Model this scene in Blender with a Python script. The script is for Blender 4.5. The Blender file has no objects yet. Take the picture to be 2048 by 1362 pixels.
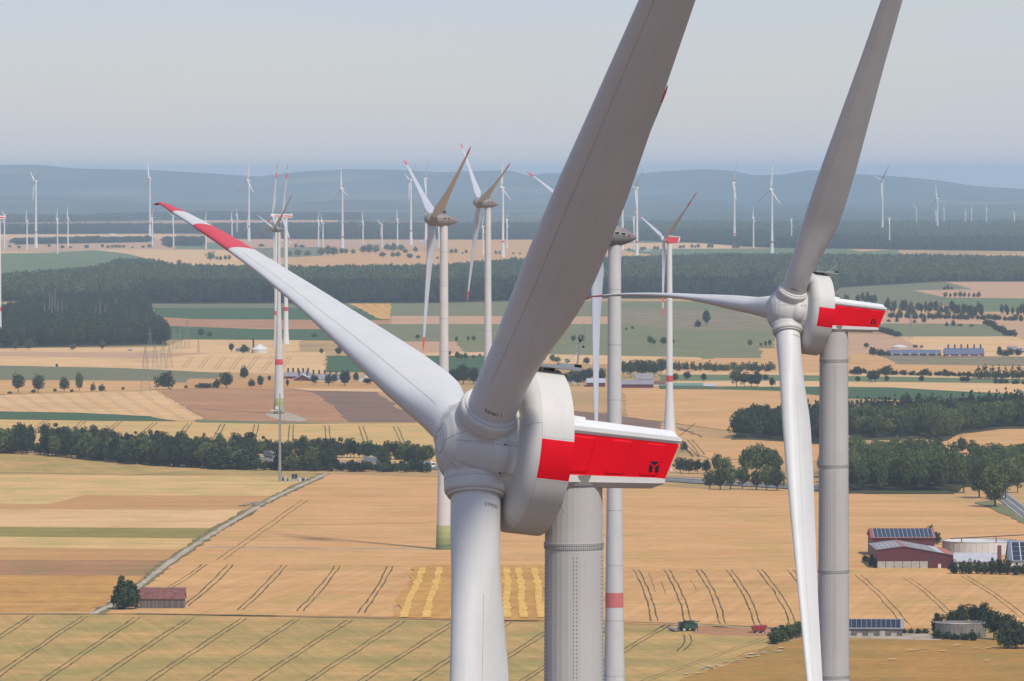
import bpy, bmesh, math, random
import numpy as np
from mathutils import Matrix, Vector
from mathutils.bvhtree import BVHTree
R_ = math.radians
scene = bpy.context.scene
COL = scene.collection

# ------------------------------------------------------------------ camera
F_PX, U0, V0, V_HOR, CAM_Z = 12760.0, 1024.0, 681.0, 350.0, 165.0
PITCH = math.atan((V0 - V_HOR) / F_PX)
cam_data = bpy.data.cameras.new('camera')
cam_data.sensor_width = 36.0
cam_data.lens = F_PX * 36.0 / 2048.0
cam_data.clip_start = 1.0
cam_data.clip_end = 200000.0
cam = bpy.data.objects.new('camera', cam_data)
COL.objects.link(cam)
cam.location = (0, 0, CAM_Z)
cam.rotation_euler = (math.pi / 2 - PITCH, 0, 0)
scene.camera = cam

# ------------------------------------------------------------------ sky, sun, exposure
SUN_EL, SUN_AZ = R_(54), R_(147)          # azimuth from the view direction towards the right
world = bpy.data.worlds.new('World')
scene.world = world
world.use_nodes = True
wn, wl = world.node_tree.nodes, world.node_tree.links
bg = wn['Background']
sky = wn.new('ShaderNodeTexSky')
sky.sky_type = 'NISHITA'
sky.sun_disc = False
sky.sun_elevation = SUN_EL
sky.sun_rotation = SUN_AZ
sky.altitude = 300
sky.air_density = 1.0
sky.dust_density = 0.3
sky.ozone_density = 1.0
# a thin high veil of cirrus over the whole sky
wtc = wn.new('ShaderNodeTexCoord')
wmap = wn.new('ShaderNodeMapping'); wmap.inputs['Scale'].default_value = (5, 5, 42)
wnoise = wn.new('ShaderNodeTexNoise'); wnoise.inputs['Scale'].default_value = 1.5; wnoise.inputs['Detail'].default_value = 5
wramp = wn.new('ShaderNodeMapRange')
wramp.inputs['From Min'].default_value = 0.3; wramp.inputs['From Max'].default_value = 0.75
wramp.inputs['To Min'].default_value = 0.32; wramp.inputs['To Max'].default_value = 0.54
wmix = wn.new('ShaderNodeMix'); wmix.data_type = 'RGBA'
VEIL = (5.9, 6.75, 10.5, 1)
wmix.inputs['B'].default_value = VEIL
wl.new(wtc.outputs['Generated'], wmap.inputs['Vector'])
wl.new(wmap.outputs['Vector'], wnoise.inputs['Vector'])
wl.new(wnoise.outputs['Fac'], wramp.inputs['Value'])
wl.new(wramp.outputs['Result'], wmix.inputs['Factor'])
wl.new(sky.outputs['Color'], wmix.inputs['A'])
wl.new(wmix.outputs['Result'], bg.inputs['Color'])
bg.inputs['Strength'].default_value = 0.086

sun_data = bpy.data.lights.new('sun', 'SUN')
sun_data.energy = 3.7
sun_data.angle = R_(4.0)
sun_data.color = (1.0, 0.94, 0.85)
sun = bpy.data.objects.new('sun', sun_data)
COL.objects.link(sun)
sd = Vector((math.cos(SUN_EL) * math.sin(SUN_AZ), math.cos(SUN_EL) * math.cos(SUN_AZ), math.sin(SUN_EL)))
sun.rotation_euler = sd.to_track_quat('Z', 'Y').to_euler()
sun.location = (60, 0, 400)

vs = scene.view_settings
vs.view_transform = 'Standard'
vs.look = 'None'
vs.exposure = 0.0
vs.gamma = 1.0
vs.use_curve_mapping = False
scene.cycles.use_denoising = True
scene.cycles.volume_bounces = 2
scene.cycles.max_bounces = 6
scene.cycles.diffuse_bounces = 3
scene.cycles.transparent_max_bounces = 8

# ------------------------------------------------------------------ helpers
def px_ray(u, v):
    a, b = u - U0, V0 - v
    c, s = math.cos(PITCH), math.sin(PITCH)
    return Vector((a, F_PX * c + b * s, -F_PX * s + b * c))
def ground(u, v, z=0.0):
    d = px_ray(u, v)
    t = (z - CAM_Z) / d.z
    return Vector((d.x * t, d.y * t, z))
def mpp(v):                      # metres per photo pixel for something standing on the ground at row v
    return CAM_Z / (v - V_HOR)
ZOOM = dict(a=(0, 300, 3.406), b=(420, 300, 3.406), c=(780, 260, 3.406), d=(1180, 300, 3.406), e=(1528, 300, 3.406),
            f=(0, 640, 4.007), g=(400, 640, 4.006), h=(0, 940, 3.012), i=(640, 1000, 3.413), j=(1180, 960, 3.389),
            k=(1648, 960, 3.388), l=(1340, 640, 2.893), m=(860, 560, 3.783), q=(1720, 1030, 6.244), r=(1660, 640, 5.278), p=(0, 0, 1))
def zp(key, x, y):
    ox, oy, s = ZOOM[key]
    return ox + x / s, oy + y / s

def lin(c):
    c = c / 255.0
    return c / 12.92 if c <= 0.04045 else ((c + 0.055) / 1.055) ** 2.4
def srgb(r, g, b):
    return (lin(r), lin(g), lin(b), 1.0)

MATS = {}
def new_mat(name):
    m = bpy.data.materials.new(name)
    m.use_nodes = True
    MATS[name] = m
    n = m.node_tree.nodes
    return m, n, m.node_tree.links, n['Principled BSDF']
def plain(name, col, rough=0.6, var=0.06, scale=1.5, metallic=0.0, spec=0.4, bump=0.0, bscale=20.0, streak=None):
    """painted or natural surface: base colour with soft procedural mottling"""
    m, n, l, b = new_mat(name)
    tc = n.new('ShaderNodeTexCoord')
    src = tc.outputs['Object']
    if streak:
        mp = n.new('ShaderNodeMapping'); mp.inputs['Scale'].default_value = streak
        l.new(src, mp.inputs['Vector']); src = mp.outputs['Vector']
    no = n.new('ShaderNodeTexNoise'); no.inputs['Scale'].default_value = scale; no.inputs['Detail'].default_value = 6
    l.new(src, no.inputs['Vector'])
    mr = n.new('ShaderNodeMapRange')
    mr.inputs['From Min'].default_value = 0.3; mr.inputs['From Max'].default_value = 0.7
    mr.inputs['To Min'].default_value = 1 - var; mr.inputs['To Max'].default_value = 1 + var
    l.new(no.outputs['Fac'], mr.inputs['Value'])
    mx = n.new('ShaderNodeMix'); mx.data_type = 'RGBA'; mx.blend_type = 'MULTIPLY'
    mx.inputs['Factor'].default_value = 1.0
    mx.inputs['A'].default_value = col
    l.new(mr.outputs['Result'], mx.inputs['B'])
    l.new(mx.outputs['Result'], b.inputs['Base Color'])
    b.inputs['Roughness'].default_value = rough
    b.inputs['Metallic'].default_value = metallic
    b.inputs['Specular IOR Level'].default_value = spec
    if bump:
        bn = n.new('ShaderNodeTexNoise'); bn.inputs['Scale'].default_value = bscale; bn.inputs['Detail'].default_value = 4
        l.new(tc.outputs['Object'], bn.inputs['Vector'])
        bp = n.new('ShaderNodeBump'); bp.inputs['Strength'].default_value = bump
        l.new(bn.outputs['Fac'], bp.inputs['Height']); l.new(bp.outputs['Normal'], b.inputs['Normal'])
    return m
def rgb(*c):
    return (c[0], c[1], c[2], 1.0)

def tag(o, label=None, cat=None, group=None, kind=None):
    if label: o['label'] = label
    if cat: o['category'] = cat
    if group: o['group'] = group
    if kind: o['kind'] = kind
    return o
def empty(name, loc=(0, 0, 0), rz=0.0):
    o = bpy.data.objects.new(name, None)
    o.empty_display_size = 0.5
    o.location = loc; o.rotation_euler = (0, 0, rz)
    COL.objects.link(o)
    return o
def link(name, mesh, mat=None, parent=None, matrix=None):
    o = bpy.data.objects.new(name, mesh)
    COL.objects.link(o)
    if mat is not None and not mesh.materials:
        mesh.materials.append(mat if not isinstance(mat, str) else MATS[mat])
    if parent is not None: o.parent = parent
    if matrix is not None: o.matrix_local = matrix
    return o

class MB:
    """collects vertices and faces of ONE mesh"""
    def __init__(self): self.v, self.f = [], []
    def add(self, vs_, fs_):
        n = len(self.v)
        self.v += [tuple(p) for p in vs_]
        self.f += [tuple(i + n for i in q) for q in fs_]
        return self
    def box(self, c, s, rz=0.0, M=None):
        x, y, z = s[0] / 2, s[1] / 2, s[2] / 2
        pts = [Vector((sx * x, sy * y, sz * z)) for sz in (-1, 1) for sy in (-1, 1) for sx in (-1, 1)]
        rot = Matrix.Rotation(rz, 3, 'Z')
        pts = [rot @ p + Vector(c) for p in pts]
        if M is not None: pts = [M @ p for p in pts]
        return self.add(pts, [(0, 2, 3, 1), (4, 5, 7, 6), (0, 1, 5, 4), (2, 6, 7, 3), (0, 4, 6, 2), (1, 3, 7, 5)])
    def hexa(self, b, t):
        """eight corners: bottom ring b (4), top ring t (4)"""
        return self.add(list(b) + list(t), [(3, 2, 1, 0), (4, 5, 6, 7), (0, 1, 5, 4), (1, 2, 6, 5), (2, 3, 7, 6), (3, 0, 4, 7)])
    def loft(self, rings, cap0=True, cap1=True):
        n = len(rings[0]); fs_ = []
        for k in range(len(rings) - 1):
            for i in range(n):
                j = (i + 1) % n
                fs_.append((k * n + i, k * n + j, (k + 1) * n + j, (k + 1) * n + i))
        if cap0: fs_.append(tuple(range(n - 1, -1, -1)))
        if cap1: fs_.append(tuple(range((len(rings) - 1) * n, len(rings) * n)))
        return self.add([p for r in rings for p in r], fs_)
    def tube(self, p0, p1, r0, r1=None, n=8, caps=True):
        r1 = r0 if r1 is None else r1
        p0, p1 = Vector(p0), Vector(p1)
        d = (p1 - p0).normalized()
        a = d.orthogonal().normalized(); b = d.cross(a)
        ring = lambda p, r: [p + (a * math.cos(t) + b * math.sin(t)) * r for t in (2 * math.pi * i / n for i in range(n))]
        return self.loft([ring(p0, r0), ring(p1, r1)], caps, caps)
    def path(self, pts, r, n=5):
        for p, q in zip(pts[:-1], pts[1:]): self.tube(p, q, r, n=n)
        return self
    def lathe(self, prof, n=32, axis='Z', cap0=True, cap1=True):
        """prof: (axial, radius)"""
        rings = []
        for h, r in prof:
            ring = []
            for i in range(n):
                t = 2 * math.pi * i / n
                c, s = r * math.cos(t), r * math.sin(t)
                ring.append((c, s, h) if axis == 'Z' else (h, c, s))
            rings.append(ring)
        return self.loft(rings, cap0, cap1)
    def mesh(self, name, smooth=None):
        me = bpy.data.meshes.new(name)
        me.from_pydata(self.v, [], self.f)
        me.update()
        bm = bmesh.new(); bm.from_mesh(me)
        bmesh.ops.recalc_face_normals(bm, faces=bm.faces)
        bm.to_mesh(me); bm.free()
        if smooth is not None:
            me.polygons.foreach_set('use_smooth', [True] * len(me.polygons))
            if smooth < 179:
                me.set_sharp_from_angle(angle=R_(smooth))
        return me
    def build(self, name, mat, parent=None, smooth=None, matrix=None):
        return link(name, self.mesh(name, smooth), mat, parent, matrix)

ORD = ['first', 'second', 'third', 'fourth', 'fifth', 'sixth', 'seventh', 'eighth', 'ninth', 'tenth', 'eleventh', 'twelfth', 'thirteenth',
       'fourteenth', 'fifteenth', 'sixteenth', 'seventeenth', 'eighteenth', 'nineteenth', 'twentieth', 'twenty-first', 'twenty-second',
       'twenty-third', 'twenty-fourth', 'twenty-fifth', 'twenty-sixth', 'twenty-seventh', 'twenty-eighth', 'twenty-ninth', 'thirtieth']

# ------------------------------------------------------------------ materials
def paint(name, col, rough=0.45, dirt=0.05):
    m = plain(name, col, rough, dirt, 0.35, spec=0.35, streak=(1, 1, 0.35))
    # weathering: faint runs and specks of grime over the coat
    n, l = m.node_tree.nodes, m.node_tree.links
    b = n['Principled BSDF']; src = b.inputs['Base Color'].links[0].from_socket
    tc = n.new('ShaderNodeTexCoord'); out = src
    for sc_, st, lo, hi, amt in ((1.3, (1.6, 1.6, 0.12), 0.52, 0.72, 0.06), (5.0, (1, 1, 1), 0.60, 0.74, 0.08), (0.5, (1, 1, 1), 0.45, 0.75, 0.05)):
        mp = n.new('ShaderNodeMapping'); mp.inputs['Scale'].default_value = st
        no = n.new('ShaderNodeTexNoise'); no.inputs['Scale'].default_value = sc_; no.inputs['Detail'].default_value = 8; no.inputs['Roughness'].default_value = 0.65
        mr = n.new('ShaderNodeMapRange')
        for k, v_ in (('From Min', lo), ('From Max', hi), ('To Min', 1.0), ('To Max', 1 - amt)): mr.inputs[k].default_value = v_
        mx = n.new('ShaderNodeMix'); mx.data_type = 'RGBA'; mx.blend_type = 'MULTIPLY'; mx.inputs['Factor'].default_value = 1.0
        l.new(tc.outputs['Object'], mp.inputs['Vector']); l.new(mp.outputs['Vector'], no.inputs['Vector']); l.new(no.outputs['Fac'], mr.inputs['Value'])
        l.new(out, mx.inputs['A']); l.new(mr.outputs['Result'], mx.inputs['B']); out = mx.outputs['Result']
    l.new(out, b.inputs['Base Color'])
    return m
paint('light_grey_paint', rgb(0.57, 0.55, 0.515), 0.5)
paint('blade_paint', rgb(0.61, 0.60, 0.575), 0.5, 0.03)
paint('warm_grey_paint', rgb(0.225, 0.205, 0.19), 0.55, 0.08)
paint('tower_paint', rgb(0.49, 0.47, 0.44), 0.6, 0.06)
paint('white_paint', rgb(0.70, 0.70, 0.68), 0.5, 0.03)
paint('signal_red_paint', rgb(0.74, 0.0025, 0.014), 0.55, 0.07)
MATS['signal_red_paint'].node_tree.nodes['Principled BSDF'].inputs['Specular IOR Level'].default_value = 0.12
paint('band_red_paint', rgb(0.62, 0.06, 0.07), 0.45, 0.06)
paint('band_red_faded', rgb(0.62, 0.17, 0.15), 0.5, 0.05)
paint('dark_red_paint', rgb(0.30, 0.02, 0.03), 0.45, 0.1)
paint('black_paint', rgb(0.012, 0.012, 0.013), 0.4)
paint('seam_grey', rgb(0.12, 0.115, 0.11), 0.7)
paint('soft_seam_grey', rgb(0.30, 0.29, 0.27), 0.7)
paint('green_base_one', rgb(0.40, 0.42, 0.19), 0.6)
paint('green_base_two', rgb(0.33, 0.36, 0.14), 0.6)
paint('green_base_three', rgb(0.24, 0.28, 0.10), 0.6)
paint('green_base_four', rgb(0.15, 0.19, 0.085), 0.6)
plain('galvanised_steel', rgb(0.42, 0.43, 0.43), 0.4, 0.1, 8, metallic=0.7)
plain('dark_metal', rgb(0.05, 0.052, 0.055), 0.5, 0.15, 6)
plain('window_glass_dark', rgb(0.015, 0.017, 0.02), 0.12, 0.1, 2, spec=0.6)
paint('bolt_grey', rgb(0.20, 0.195, 0.185), 0.6)
paint('concrete_tower_paint', rgb(0.60, 0.585, 0.56), 0.6, 0.05)
paint('blade_grey_paint', rgb(0.45, 0.475, 0.52), 0.5, 0.04)
# ------------------------------------------------------------------ wind turbines
def smoothstep(a, b, x):
    t = min(1, max(0, (x - a) / (b - a)))
    return t * t * (3 - 2 * t)
def interp(tab, x):
    for (x0, y0), (x1, y1) in zip(tab[:-1], tab[1:]):
        if x <= x1:
            t = 0 if x1 == x0 else max(0, (x - x0) / (x1 - x0))
            return y0 + (y1 - y0) * t
    return tab[-1][1]
class BladeShape:
    """blade pointing along +Z in the rotor frame (X upwind, Y = leading direction at zero pitch)"""
    def __init__(self, length, root_r, root_d, chord, pitch=90, twist=18, bend=6.5, winglet=True, n=28, t_min=0.24):
        self.L, self.r0, self.D, self.chord, self.pitch, self.twist, self.bend, self.winglet, self.n, self.tmin = length, root_r, root_d, chord, pitch, twist, bend, winglet, n, t_min
    def frame(self, r):
        s = r / self.L
        beta = R_(self.pitch + self.twist * (1 - smoothstep(0.05, 1.0, s)) ** 1.5)
        le = Vector((math.sin(beta), math.cos(beta), 0))
        nr = Vector((math.cos(beta), -math.sin(beta), 0))
        bp = R_(self.pitch)
        pb = Vector((math.cos(bp), -math.sin(bp), 0)) * self.bend * s ** 2.2
        return le, nr, pb
    def point(self, r, th, off=0.0):
        s = r / self.L
        c = interp(self.chord, s) * self.L
        w = 1 - smoothstep(self.r0 / self.L + 0.015, 0.17, s)          # 1 = round root
        trel = max(self.tmin, 0.52 - 0.75 * max(0, s - 0.12))
        x = 0.5 * (1 - math.cos(th))
        yt = 5 * trel * (0.2969 * math.sqrt(x) - 0.126 * x - 0.3516 * x * x + 0.2843 * x ** 3 - 0.1036 * x ** 4)
        y = (yt if th <= math.pi else -yt * 0.8) * c
        cx = (0.37 - x) * c
        rx, ry = 0.5 * self.D * math.cos(th), 0.5 * self.D * math.sin(th)
        px_, py_ = cx * (1 - w) + rx * w, y * (1 - w) + ry * w
        le, nr, pb = self.frame(r)
        p = le * px_ + nr * py_ + pb + Vector((0, 0, r))
        if self.winglet and s > 0.975:                                # the tip turns over
            q = (s - 0.975) / 0.025
            p += nr * (q * q * 0.0035 * self.L) + Vector((0, 0, -q * q * 0.0015 * self.L))
        if off:
            o = le * (math.cos(th)) + nr * math.sin(th)
            p += o.normalized() * off
        return p
    def ring(self, r):
        return [self.point(r, 2 * math.pi * i / self.n) for i in range(self.n)]
    def stations(self, a, b, k):
        return [a + (b - a) * i / k for i in range(k + 1)]
    def segment(self, name, a, b, k, cap0=True, cap1=True):
        m = MB().loft([self.ring(r) for r in self.stations(a, b, k)], cap0, cap1)
        return m.mesh(name, 60)
    def ribbon(self, name, a, b, k, th, w=0.03, off=0.006):
        m = MB(); pts = []
        for r in self.stations(a, b, k):
            p = self.point(r, th, off); q = self.point(r, th + 0.02, off)
            d = (q - p).normalized() * w
            pts.append((p, p + d))
        vs_ = [x for pr in pts for x in pr]
        fs_ = [(2 * i, 2 * i + 1, 2 * i + 3, 2 * i + 2) for i in range(len(pts) - 1)]
        return m.add(vs_, fs_).mesh(name)

def rotor_matrix(M, az):
    return M @ Matrix.Rotation(-az, 4, 'X')
def text_mesh(txt, size, name='serial_lettering', depth=0.002):
    cu = bpy.data.curves.new('lettering', 'FONT'); cu.body = txt; cu.size = size; cu.extrude = depth
    cu.align_x = 'CENTER'; cu.align_y = 'CENTER'
    o = bpy.data.objects.new('lettering', cu); COL.objects.link(o)
    dg = bpy.context.evaluated_depsgraph_get()
    me = bpy.data.meshes.new_from_object(o.evaluated_get(dg)); me.name = name
    bpy.data.objects.remove(o); bpy.data.curves.remove(cu)
    me.materials.clear()
    return me

def tower_mesh(name, prof, n=40, flat=False):
    return MB().lathe(prof, n).mesh(name, None if flat else 40)
def prof_r(prof, z):
    return interp(sorted(prof), z)
def band(name, prof, z0, z1, mat, parent, n=40, off=0.02):
    zs = [z0, (z0 + z1) / 2, z1]
    MB().lathe([(z, prof_r(prof, z) + off) for z in zs], n, cap0=False, cap1=False).build(name, mat, parent, 40)

# --- the two big machines with generator ring and red tail
BIG = {}
def make_big_meshes():
    D = BIG
    # hub: body of revolution + three blade collars + three bulges, fused
    raw = MB()
    raw.lathe([(1.98, 0.02), (1.97, 0.5), (1.90, 0.95), (1.70, 1.45), (1.35, 1.88), (0.85, 2.2), (0.2, 2.38), (-0.5, 2.45), (-1.1, 2.6), (-1.42, 2.72)], 72, axis='X')
    for k in range(3):
        a = 2 * math.pi * k / 3
        b = Vector((0, math.sin(a), math.cos(a)))
        u = Vector((1, 0, 0)); w = b.cross(u)
        def rg(h, r): return [b * h + (u * math.cos(t) + w * math.sin(t)) * r for t in (2 * math.pi * i / 48 for i in range(48))]
        raw.loft([rg(0.3, 1.62), rg(1.7, 1.62), rg(2.42, 1.6), rg(2.56, 1.55), rg(2.62, 1.47)])
        a2 = a + math.pi / 3
        c = Vector((-0.55, math.sin(a2) * 1.25, math.cos(a2) * 1.25)); rr = (1.05, 1.5, 1.5)
        rings = []
        for i in range(1, 16):
            ph = math.pi * i / 16
            rings.append([c + Vector((rr[0] * math.cos(ph), rr[1] * math.sin(ph) * math.cos(t), rr[2] * math.sin(ph) * math.sin(t))) for t in (2 * math.pi * j / 32 for j in range(32))])
        raw.loft(rings)
    me = raw.mesh('spinner')
    o = bpy.data.objects.new('spinner_raw', me); COL.objects.link(o)
    md = o.modifiers.new('fuse', 'REMESH'); md.mode = 'VOXEL'; md.voxel_size = 0.05
    ms = o.modifiers.new('soft', 'SMOOTH'); ms.factor = 0.5; ms.iterations = 3
    dg = bpy.context.evaluated_depsgraph_get()
    hub = bpy.data.meshes.new_from_object(o.evaluated_get(dg)); hub.name = 'spinner'
    bpy.data.objects.remove(o)
    hub.polygons.foreach_set('use_smooth', [True] * len(hub.polygons))
    hub.materials.clear(); hub.materials.append(MATS['light_grey_paint'])
    D['spinner'] = hub
    bm = bmesh.new(); bm.from_mesh(hub); bvh = BVHTree.FromBMesh(bm); bm.free()
    def surf(origin, d, off):
        h = bvh.ray_cast(Vector(origin) + Vector(d) * 8, -Vector(d))
        return None if h[0] is None else h[0] + h[1] * off
    seams, dots = MB(), MB()
    def draw(rays, r=0.011):
        pts = [surf(o_, d_, 0.002) for o_, d_ in rays]
        for p, q in zip(pts[:-1], pts[1:]):
            if p is not None and q is not None and (p - q).length < 0.4: seams.tube(p, q, r, n=4)
    def stud(rays, s=0.034):
        for o_, d_ in rays:
            p = surf(o_, d_, 0.0)
            if p is not None: dots.box(p, (s, s, s))
    ring = lambda n: [2 * math.pi * i / n for i in range(n + 1)]
    # nose disc: looking from the front
    draw([((0, 0.68 * math.cos(t), 0.68 * math.sin(t)), (1, 0, 0)) for t in ring(48)])
    stud([((0, 0.60 * math.cos(t), 0.60 * math.sin(t)), (1, 0, 0)) for t in ring(36)], 0.022)
    for k in range(3):
        a = 2 * math.pi * k / 3
        b = Vector((0, math.sin(a), math.cos(a))); u = Vector((1, 0, 0)); w = b.cross(u)
        # seams from the nose disc to the back rim on both sides of every bulge
        for sgn in (-1, 1):
            an = a + math.pi / 3 + sgn * 0.30
            d = Vector((0, math.sin(an), math.cos(an)))
            draw([((x, 0, 0), d) for x in [1.75 - 0.12 * i for i in range(27)]])
            d2 = Vector((0, math.sin(an - sgn * 0.035), math.cos(an - sgn * 0.035)))
            stud([((x, 0, 0), d2) for x in [1.3 - 0.15 * i for i in range(18)]], 0.03)
        # collar seam
        def around(h, n): return [(b * h + (u * math.cos(t) + w * math.sin(t)) * 0.0, (u * math.cos(t) + w * math.sin(t))) for t in ring(n)]
        draw(around(1.98, 64), 0.010)
        stud(around(1.88, 44), 0.026)
        # service holes in the bulge
        a2 = a + math.pi / 3
        for dz in (-0.28, 0.28):
            d = Vector((0, math.sin(a2 + dz), math.cos(a2 + dz)))
            p = surf((-0.62, 0, 0), d, 0.0)
            if p is not None: dots.tube(p - d * 0.01, p + d * 0.012, 0.065, n=10)
    # radial seams on the nose between the collars
    for k in range(3):
        a = 2 * math.pi * k / 3 + math.pi / 3
        for sgn in (-1, 1):
            c0 = Vector((0, math.sin(a), math.cos(a))); c1 = Vector((0, math.cos(a), -math.sin(a)))
            pts = [c0 * (0.66 + 0.1 * i) + c1 * sgn * (0.12 + 0.085 * i) for i in range(12)]
            draw([(p, (1, 0, 0)) for p in pts], 0.010)
    D['seam'] = seams.mesh('panel_seam'); D['stud'] = dots.mesh('stud')
    # collar ring + bearing gap of each blade
    D['root_ring'] = MB().lathe([(2.55, 1.30), (2.55, 1.44), (2.70, 1.44), (2.74, 1.40), (2.74, 1.27)], 56).mesh('root_ring', 40)
    D['root_gap'] = MB().lathe([(2.50, 1.2), (2.50, 1.50), (2.553, 1.50), (2.553, 1.2)], 56).mesh('root_gap', 40)
    # generator ring
    g = MB()
    g.lathe([(-1.30, 2.2), (-1.30, 2.62), (-1.38, 3.0), (-1.40, 3.42), (-1.46, 3.72), (-1.60, 3.98), (-1.78, 4.14), (-1.978, 4.223)], 96, axis='X', cap0=True, cap1=False)
    D['ring_front'] = g.mesh('ring_front_cover', 30)
    D['ring_groove'] = MB().lathe([(-1.965, 4.19), (-1.998, 4.19)], 96, axis='X', cap0=False, cap1=False).mesh('ring_groove', 30)
    # cylinder of the ring, cut into a red side band and the rest
    def arc(t0, t1, k, x0, x1, r): 
        ts = [t0 + (t1 - t0) * i / k for i in range(k + 1)]
        m = MB()
        vs_ = []; fs_ = []
        for t in ts:
            c, s = math.cos(t), math.sin(t)
            vs_ += [(x0, r * c, r * s), (x1, r * c, r * s), (x1 - 0.0, (r - 0.5) * c, (r - 0.5) * s)]
        for i in range(k):
            a_, b_ = 3 * i, 3 * i + 3
            fs_ += [(a_, a_ + 1, b_ + 1, b_), (a_ + 1, a_ + 2, b_ + 2, b_ + 1)]
        return m.add(vs_, fs_)
    z_hi, z_lo = math.asin(0.70 / 4.22), math.asin(-1.28 / 4.22)
    X0, X1 = -1.985, -3.677
    body = MB()
    for (t0, t1) in ((z_hi, math.pi - z_hi), (math.pi - z_lo, 2 * math.pi + z_lo)):
        q = arc(t0, t1, 56, X0, X1, 4.223); body.add(q.v, q.f)
    body.lathe([(X1 - 0.002, 1.0), (X1 - 0.002, 3.73)], 96, axis='X', cap0=False, cap1=False)
    D['ring_body'] = body.mesh('ring_casing', 30)
    D['ring_red'] = [arc(t0, t1, 14, X0, X1, 4.223).mesh('red_side_band', 30) for (t0, t1) in ((z_lo, z_hi), (math.pi - z_hi, math.pi - z_lo))]
    st = MB()
    for sy in (1, -1):
        for tt in (z_hi + 0.022, z_lo - 0.022):
            t = tt if sy > 0 else math.pi - tt
            for i in range(12):
                x = X0 - 0.1 - 1.5 * i / 11
                st.box((x, 4.224 * math.cos(t), 4.224 * math.sin(t)), (0.03, 0.03, 0.03))
    for t in [2 * math.pi * i / 72 for i in range(72)]:
        for x, r in ((-1.392, 3.30), (-1.392, 3.15)):
            if i % 3 == 0: st.box((x, r * math.cos(t), r * math.sin(t)), (0.025, 0.025, 0.025))
    D['ring_stud'] = st.mesh('ring_stud')
    rs = MB()
    for t in (0.36, 2.78, 4.2, 5.22):
        pts = [(x, r * math.cos(t), r * math.sin(t)) for x, r in ((-1.392, 3.0), (-1.402, 3.425), (-1.462, 3.725), (-1.602, 3.985), (-1.78, 4.145), (-1.97, 4.226))]
        rs.path(pts, 0.010, 4)
    D['ring_seam'] = rs.mesh('ring_seam')
    # tail housing (sections along the axis: front x=-3.6, back x=-10.2), camera side is +Y, mirrored
    def sec(x, pts): return [(x, y, z) for y, z in pts]
    def sym(pts): return pts + [(-y, z) for y, z in reversed(pts)]
    f_side = [(1.50, -1.02), (1.62, 1.13)]
    b_side = [(1.30, -0.62), (1.42, 1.20)]
    side = MB()
    A = sec(-3.60, sym(f_side)); Bm = sec(-9.72, sym(b_side))
    Bm = [(x - (0.5 if z > 0 else 0.0), y, z) for x, y, z in Bm]
    side.loft([A, Bm])
    D['tail'] = side.mesh('tail_housing')
    roof = MB()
    fr = sym([(1.64, 1.14), (1.74, 1.30), (1.74, 1.52), (1.0, 1.86), (0.55, 1.90)])
    br = sym([(1.44, 1.20), (1.54, 1.34), (1.54, 1.54), (0.9, 1.80), (0.5, 1.84)])
    b2r = sym([(1.40, 1.24), (1.46, 1.36), (1.44, 1.48), (0.8, 1.60), (0.45, 1.62)])
    roof.loft([sec(-3.60, fr), sec(-10.05, br), sec(-10.32, b2r)])
    D['tail_roof'] = roof.mesh('tail_roof')
    hat = MB().loft([sec(-3.6, sym([(0.52, 1.86), (0.50, 2.08)])), sec(-5.4, sym([(0.52, 1.82), (0.50, 2.00)]))])
    D['hatch'] = hat.mesh('roof_hatch')
    low = MB()
    low.loft([sec(-3.60, sym([(0.9, -1.72), (1.34, -1.66), (1.58, -1.40), (1.54, -1.03)])),
              sec(-9.2, sym([(0.8, -1.20), (1.14, -1.14), (1.38, -0.90), (1.34, -0.625)])),
              sec(-9.72, sym([(0.8, -0.92), (1.14, -0.90), (1.35, -0.84), (1.32, -0.625)]))])
    D['tail_floor'] = low.mesh('tail_floor')
    # side panels: three raised frames on each side, following the tapered wall
    def wall_y(x, z, off):
        t = (-3.60 - x) / 6.12
        y0 = 1.50 + (1.30 - 1.50) * t; y1 = 1.62 + (1.42 - 1.62) * t
        z0 = -1.02 + 0.40 * t; z1 = 1.13 + 0.07 * t
        return y0 + (y1 - y0) * (z - z0) / (z1 - z0) + off
    def wall_z(x, k):
        t = (-3.60 - x) / 6.12
        return (-1.02 + 0.40 * t) * (1 - k) + (1.13 + 0.07 * t) * k
    D['panels'] = []
    for sy in (1, -1):
        for (xa, xb) in ((-4.15, -5.75), (-6.35, -7.75), (-8.25, -9.55)):
            m = MB()
            shape = [(xa + 0.02, 0.10), (xa - 0.12, 0.045), (xb + 0.42, 0.045), (xb + 0.26, 0.10), (xb, 0.90), (xb + 0.10, 0.955), (xa - 0.30, 0.955), (xa - 0.22, 0.90)]
            inner = [(xa - 0.06, 0.12), (xa - 0.14, 0.09), (xb + 0.44, 0.09), (xb + 0.32, 0.12), (xb + 0.10, 0.87), (xb + 0.16, 0.91), (xa - 0.34, 0.91), (xa - 0.28, 0.87)]
            o0 = [(x, sy * wall_y(x, wall_z(x, k), 0.003), wall_z(x, k)) for x, k in shape]
            o1 = [(x, sy * wall_y(x, wall_z(x, k), 0.045), wall_z(x, k)) for x, k in inner]
            m.loft([o0, o1], False, True)
            D['panels'].append(m.mesh('side_panel'))
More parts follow.
